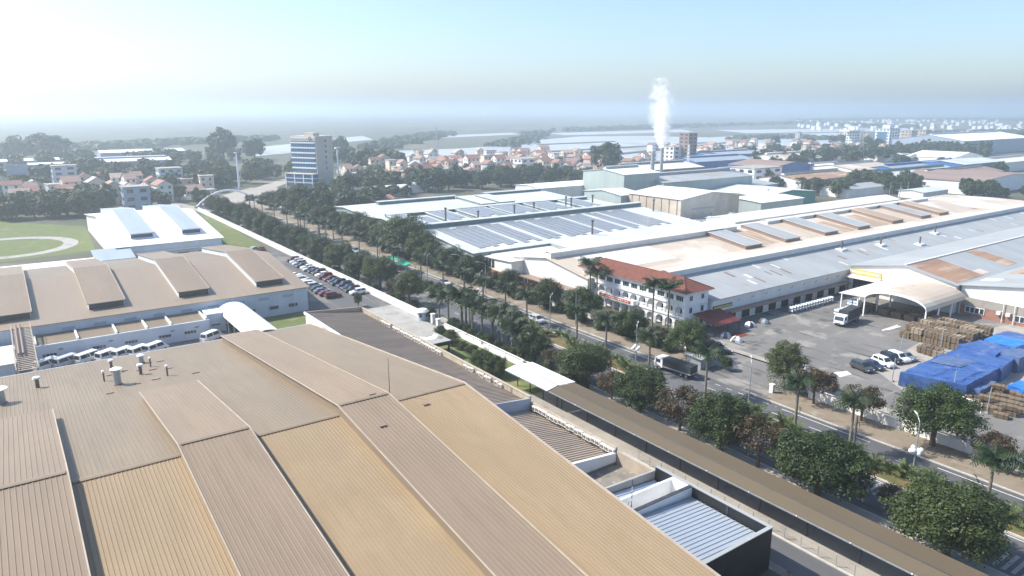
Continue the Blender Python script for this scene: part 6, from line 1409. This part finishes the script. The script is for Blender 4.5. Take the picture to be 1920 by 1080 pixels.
wrinkled('tarpaulin_stack', 'faded tarpaulin low over stacks between the big blue one and the barrier', [(135.88, 50.07), (136.3, 48.24), (143.45, 48.47), (143.09, 50.36)], 1.5, 'tarpgrey', 52)
# white paper-wrapped rolls by the canopy
roll = MB().tube([(0, -.6, .42), (0, .6, .42)], .42, 12).mesh('roll'); roll.materials.append(M['walle']); rolld = roll.copy(); rolld.materials.clear(); rolld.materials.append(M['steel']); core = MB().tube([(0, -.62, .42), (0, .62, .42)], .16, 8).mesh('core'); core.materials.append(M['darkmetal'])
k = 0
for (x0, y0, nx, ny, tier) in ((171.5, 91.2, 2, 2, 4), (165.5, 92.5, 6, 1, 2), (158.5, 100.6, 16, 1, 2)):
    for a in range(nx):
        for b in range(ny):
            for tt in range(tier):
                t = thing('wrapped_roll', 'white wrapped roll stacked by the arched canopy, %s of the stacks' % nth(k), 'roll', (x0 + a * 1.2, y0 + b * 1.5, .05 + tt * .8), 0, 'white rolls by the canopy'); k += 1
                for nm, me in (('roll', roll if (a + tt) % 2 or ny > 1 else rolld), ('core', core)): o = bpy.data.objects.new(nm, me); col.objects.link(o); o.parent = t
for i in range(14):
    bundle(176 + (i % 4) * 2.2, 76.5 + (i // 4) * 3.2, .05, 0, 'timber bundle in the shade under the arched canopy, %s' % nth(i), 'timber under the canopy')
for i in range(6): bundle(173.5 + (i % 3) * 2.3, 90.5 + (i // 3) * 2.6, .05, 0, 'timber bundle under the flat side of the canopy, %s' % nth(i), 'timber under the flat canopy', 1.1)

# ------------------------------------------------------------------ smoke plume and haze
H0, H1 = 27.3, 68.0
def plume_r(z): f = max(0.0, (z - H0) / (H1 - H0)); return 1.5 + 11.5 * f ** .6
mb = MB(); mb.tube([(CH[0] - 1.6 * k / 12, CH[1] + 2.2 * k / 12, H0 + (H1 - H0) * k / 12) for k in range(13)], [plume_r(H0 + (H1 - H0) * k / 12) for k in range(13)], 16)
OFF['plume_origin'] = (CH[0], CH[1], H0)
me = mb.mesh('smoke', (CH[0], CH[1], H0)); so = bpy.data.objects.new('smoke', me); col.objects.link(so); so.location = (CH[0], CH[1], H0)
tag(so, 'white smoke plume rising from the grey chimney', None, None, 'stuff')
ms = bpy.data.materials.new('smoke_volume'); ms.use_nodes = True; nn = ms.node_tree.nodes; nl = ms.node_tree.links
nn.remove(nn['Principled BSDF']); pv = nn.new('ShaderNodeVolumePrincipled'); pv.inputs['Color'].default_value = (.99, .99, .99, 1); pv.inputs['Anisotropy'].default_value = .0
tcn = nn.new('ShaderNodeTexCoord'); sp = nn.new('ShaderNodeSeparateXYZ'); nl.new(tcn.outputs['Object'], sp.inputs[0])
def mth(op, a, b=None, clamp=False):
    n = nn.new('ShaderNodeMath'); n.operation = op; n.use_clamp = clamp
    for i, v in enumerate((a, b)):
        if v is None: continue
        if hasattr(v, 'links'): nl.new(v, n.inputs[i])
        else: n.inputs[i].default_value = v
    return n.outputs[0]
ff = mth('DIVIDE', sp.outputs['Z'], H1 - H0, True)
wr_ = mth('ADD', mth('MULTIPLY', mth('POWER', ff, .6), 8.0), 1.0)
dx = mth('ADD', sp.outputs['X'], mth('MULTIPLY', ff, 1.6)); dy = mth('SUBTRACT', sp.outputs['Y'], mth('MULTIPLY', ff, 2.2))
rr_ = mth('DIVIDE', mth('SQRT', mth('ADD', mth('MULTIPLY', dx, dx), mth('MULTIPLY', dy, dy))), wr_)
nz = nn.new('ShaderNodeTexNoise'); nz.inputs['Scale'].default_value = .28; nz.inputs['Detail'].default_value = 6; nz.inputs['Roughness'].default_value = .68; nz.inputs['Distortion'].default_value = .6
nl.new(tcn.outputs['Object'], nz.inputs['Vector'])
body = mth('ADD', mth('SUBTRACT', 1.3, rr_), mth('MULTIPLY', mth('SUBTRACT', nz.outputs['Fac'], .55), 4.6))     # soft ragged edge
body = mth('SUBTRACT', body, mth('MULTIPLY', mth('POWER', ff, 2.4), .95))                                         # thins out at the top
dens = mth('MULTIPLY', mth('MULTIPLY', body, 3.0, True), mth('SUBTRACT', 1.7, mth('MULTIPLY', ff, .75)))
nl.new(dens, pv.inputs['Density']); nl.new(pv.outputs[0], nn['Material Output'].inputs['Volume']); me.materials.append(ms)

hz = MB().box(-8900, 11900, -550, 13900, -1.2, 92).build('haze', 'white'); hz.data.materials.clear()
tag(hz, 'pale bluish haze over the plain', None, None, 'stuff')
mh = bpy.data.materials.new('haze_volume'); mh.use_nodes = True; nn = mh.node_tree.nodes; nl = mh.node_tree.links
nn.remove(nn['Principled BSDF']); pv = nn.new('ShaderNodeVolumePrincipled'); pv.inputs['Color'].default_value = (.82, .93, 1.0, 1); pv.inputs['Density'].default_value = .00042; pv.inputs['Anisotropy'].default_value = .58
nl.new(pv.outputs[0], nn['Material Output'].inputs['Volume']); hz.data.materials.append(mh)
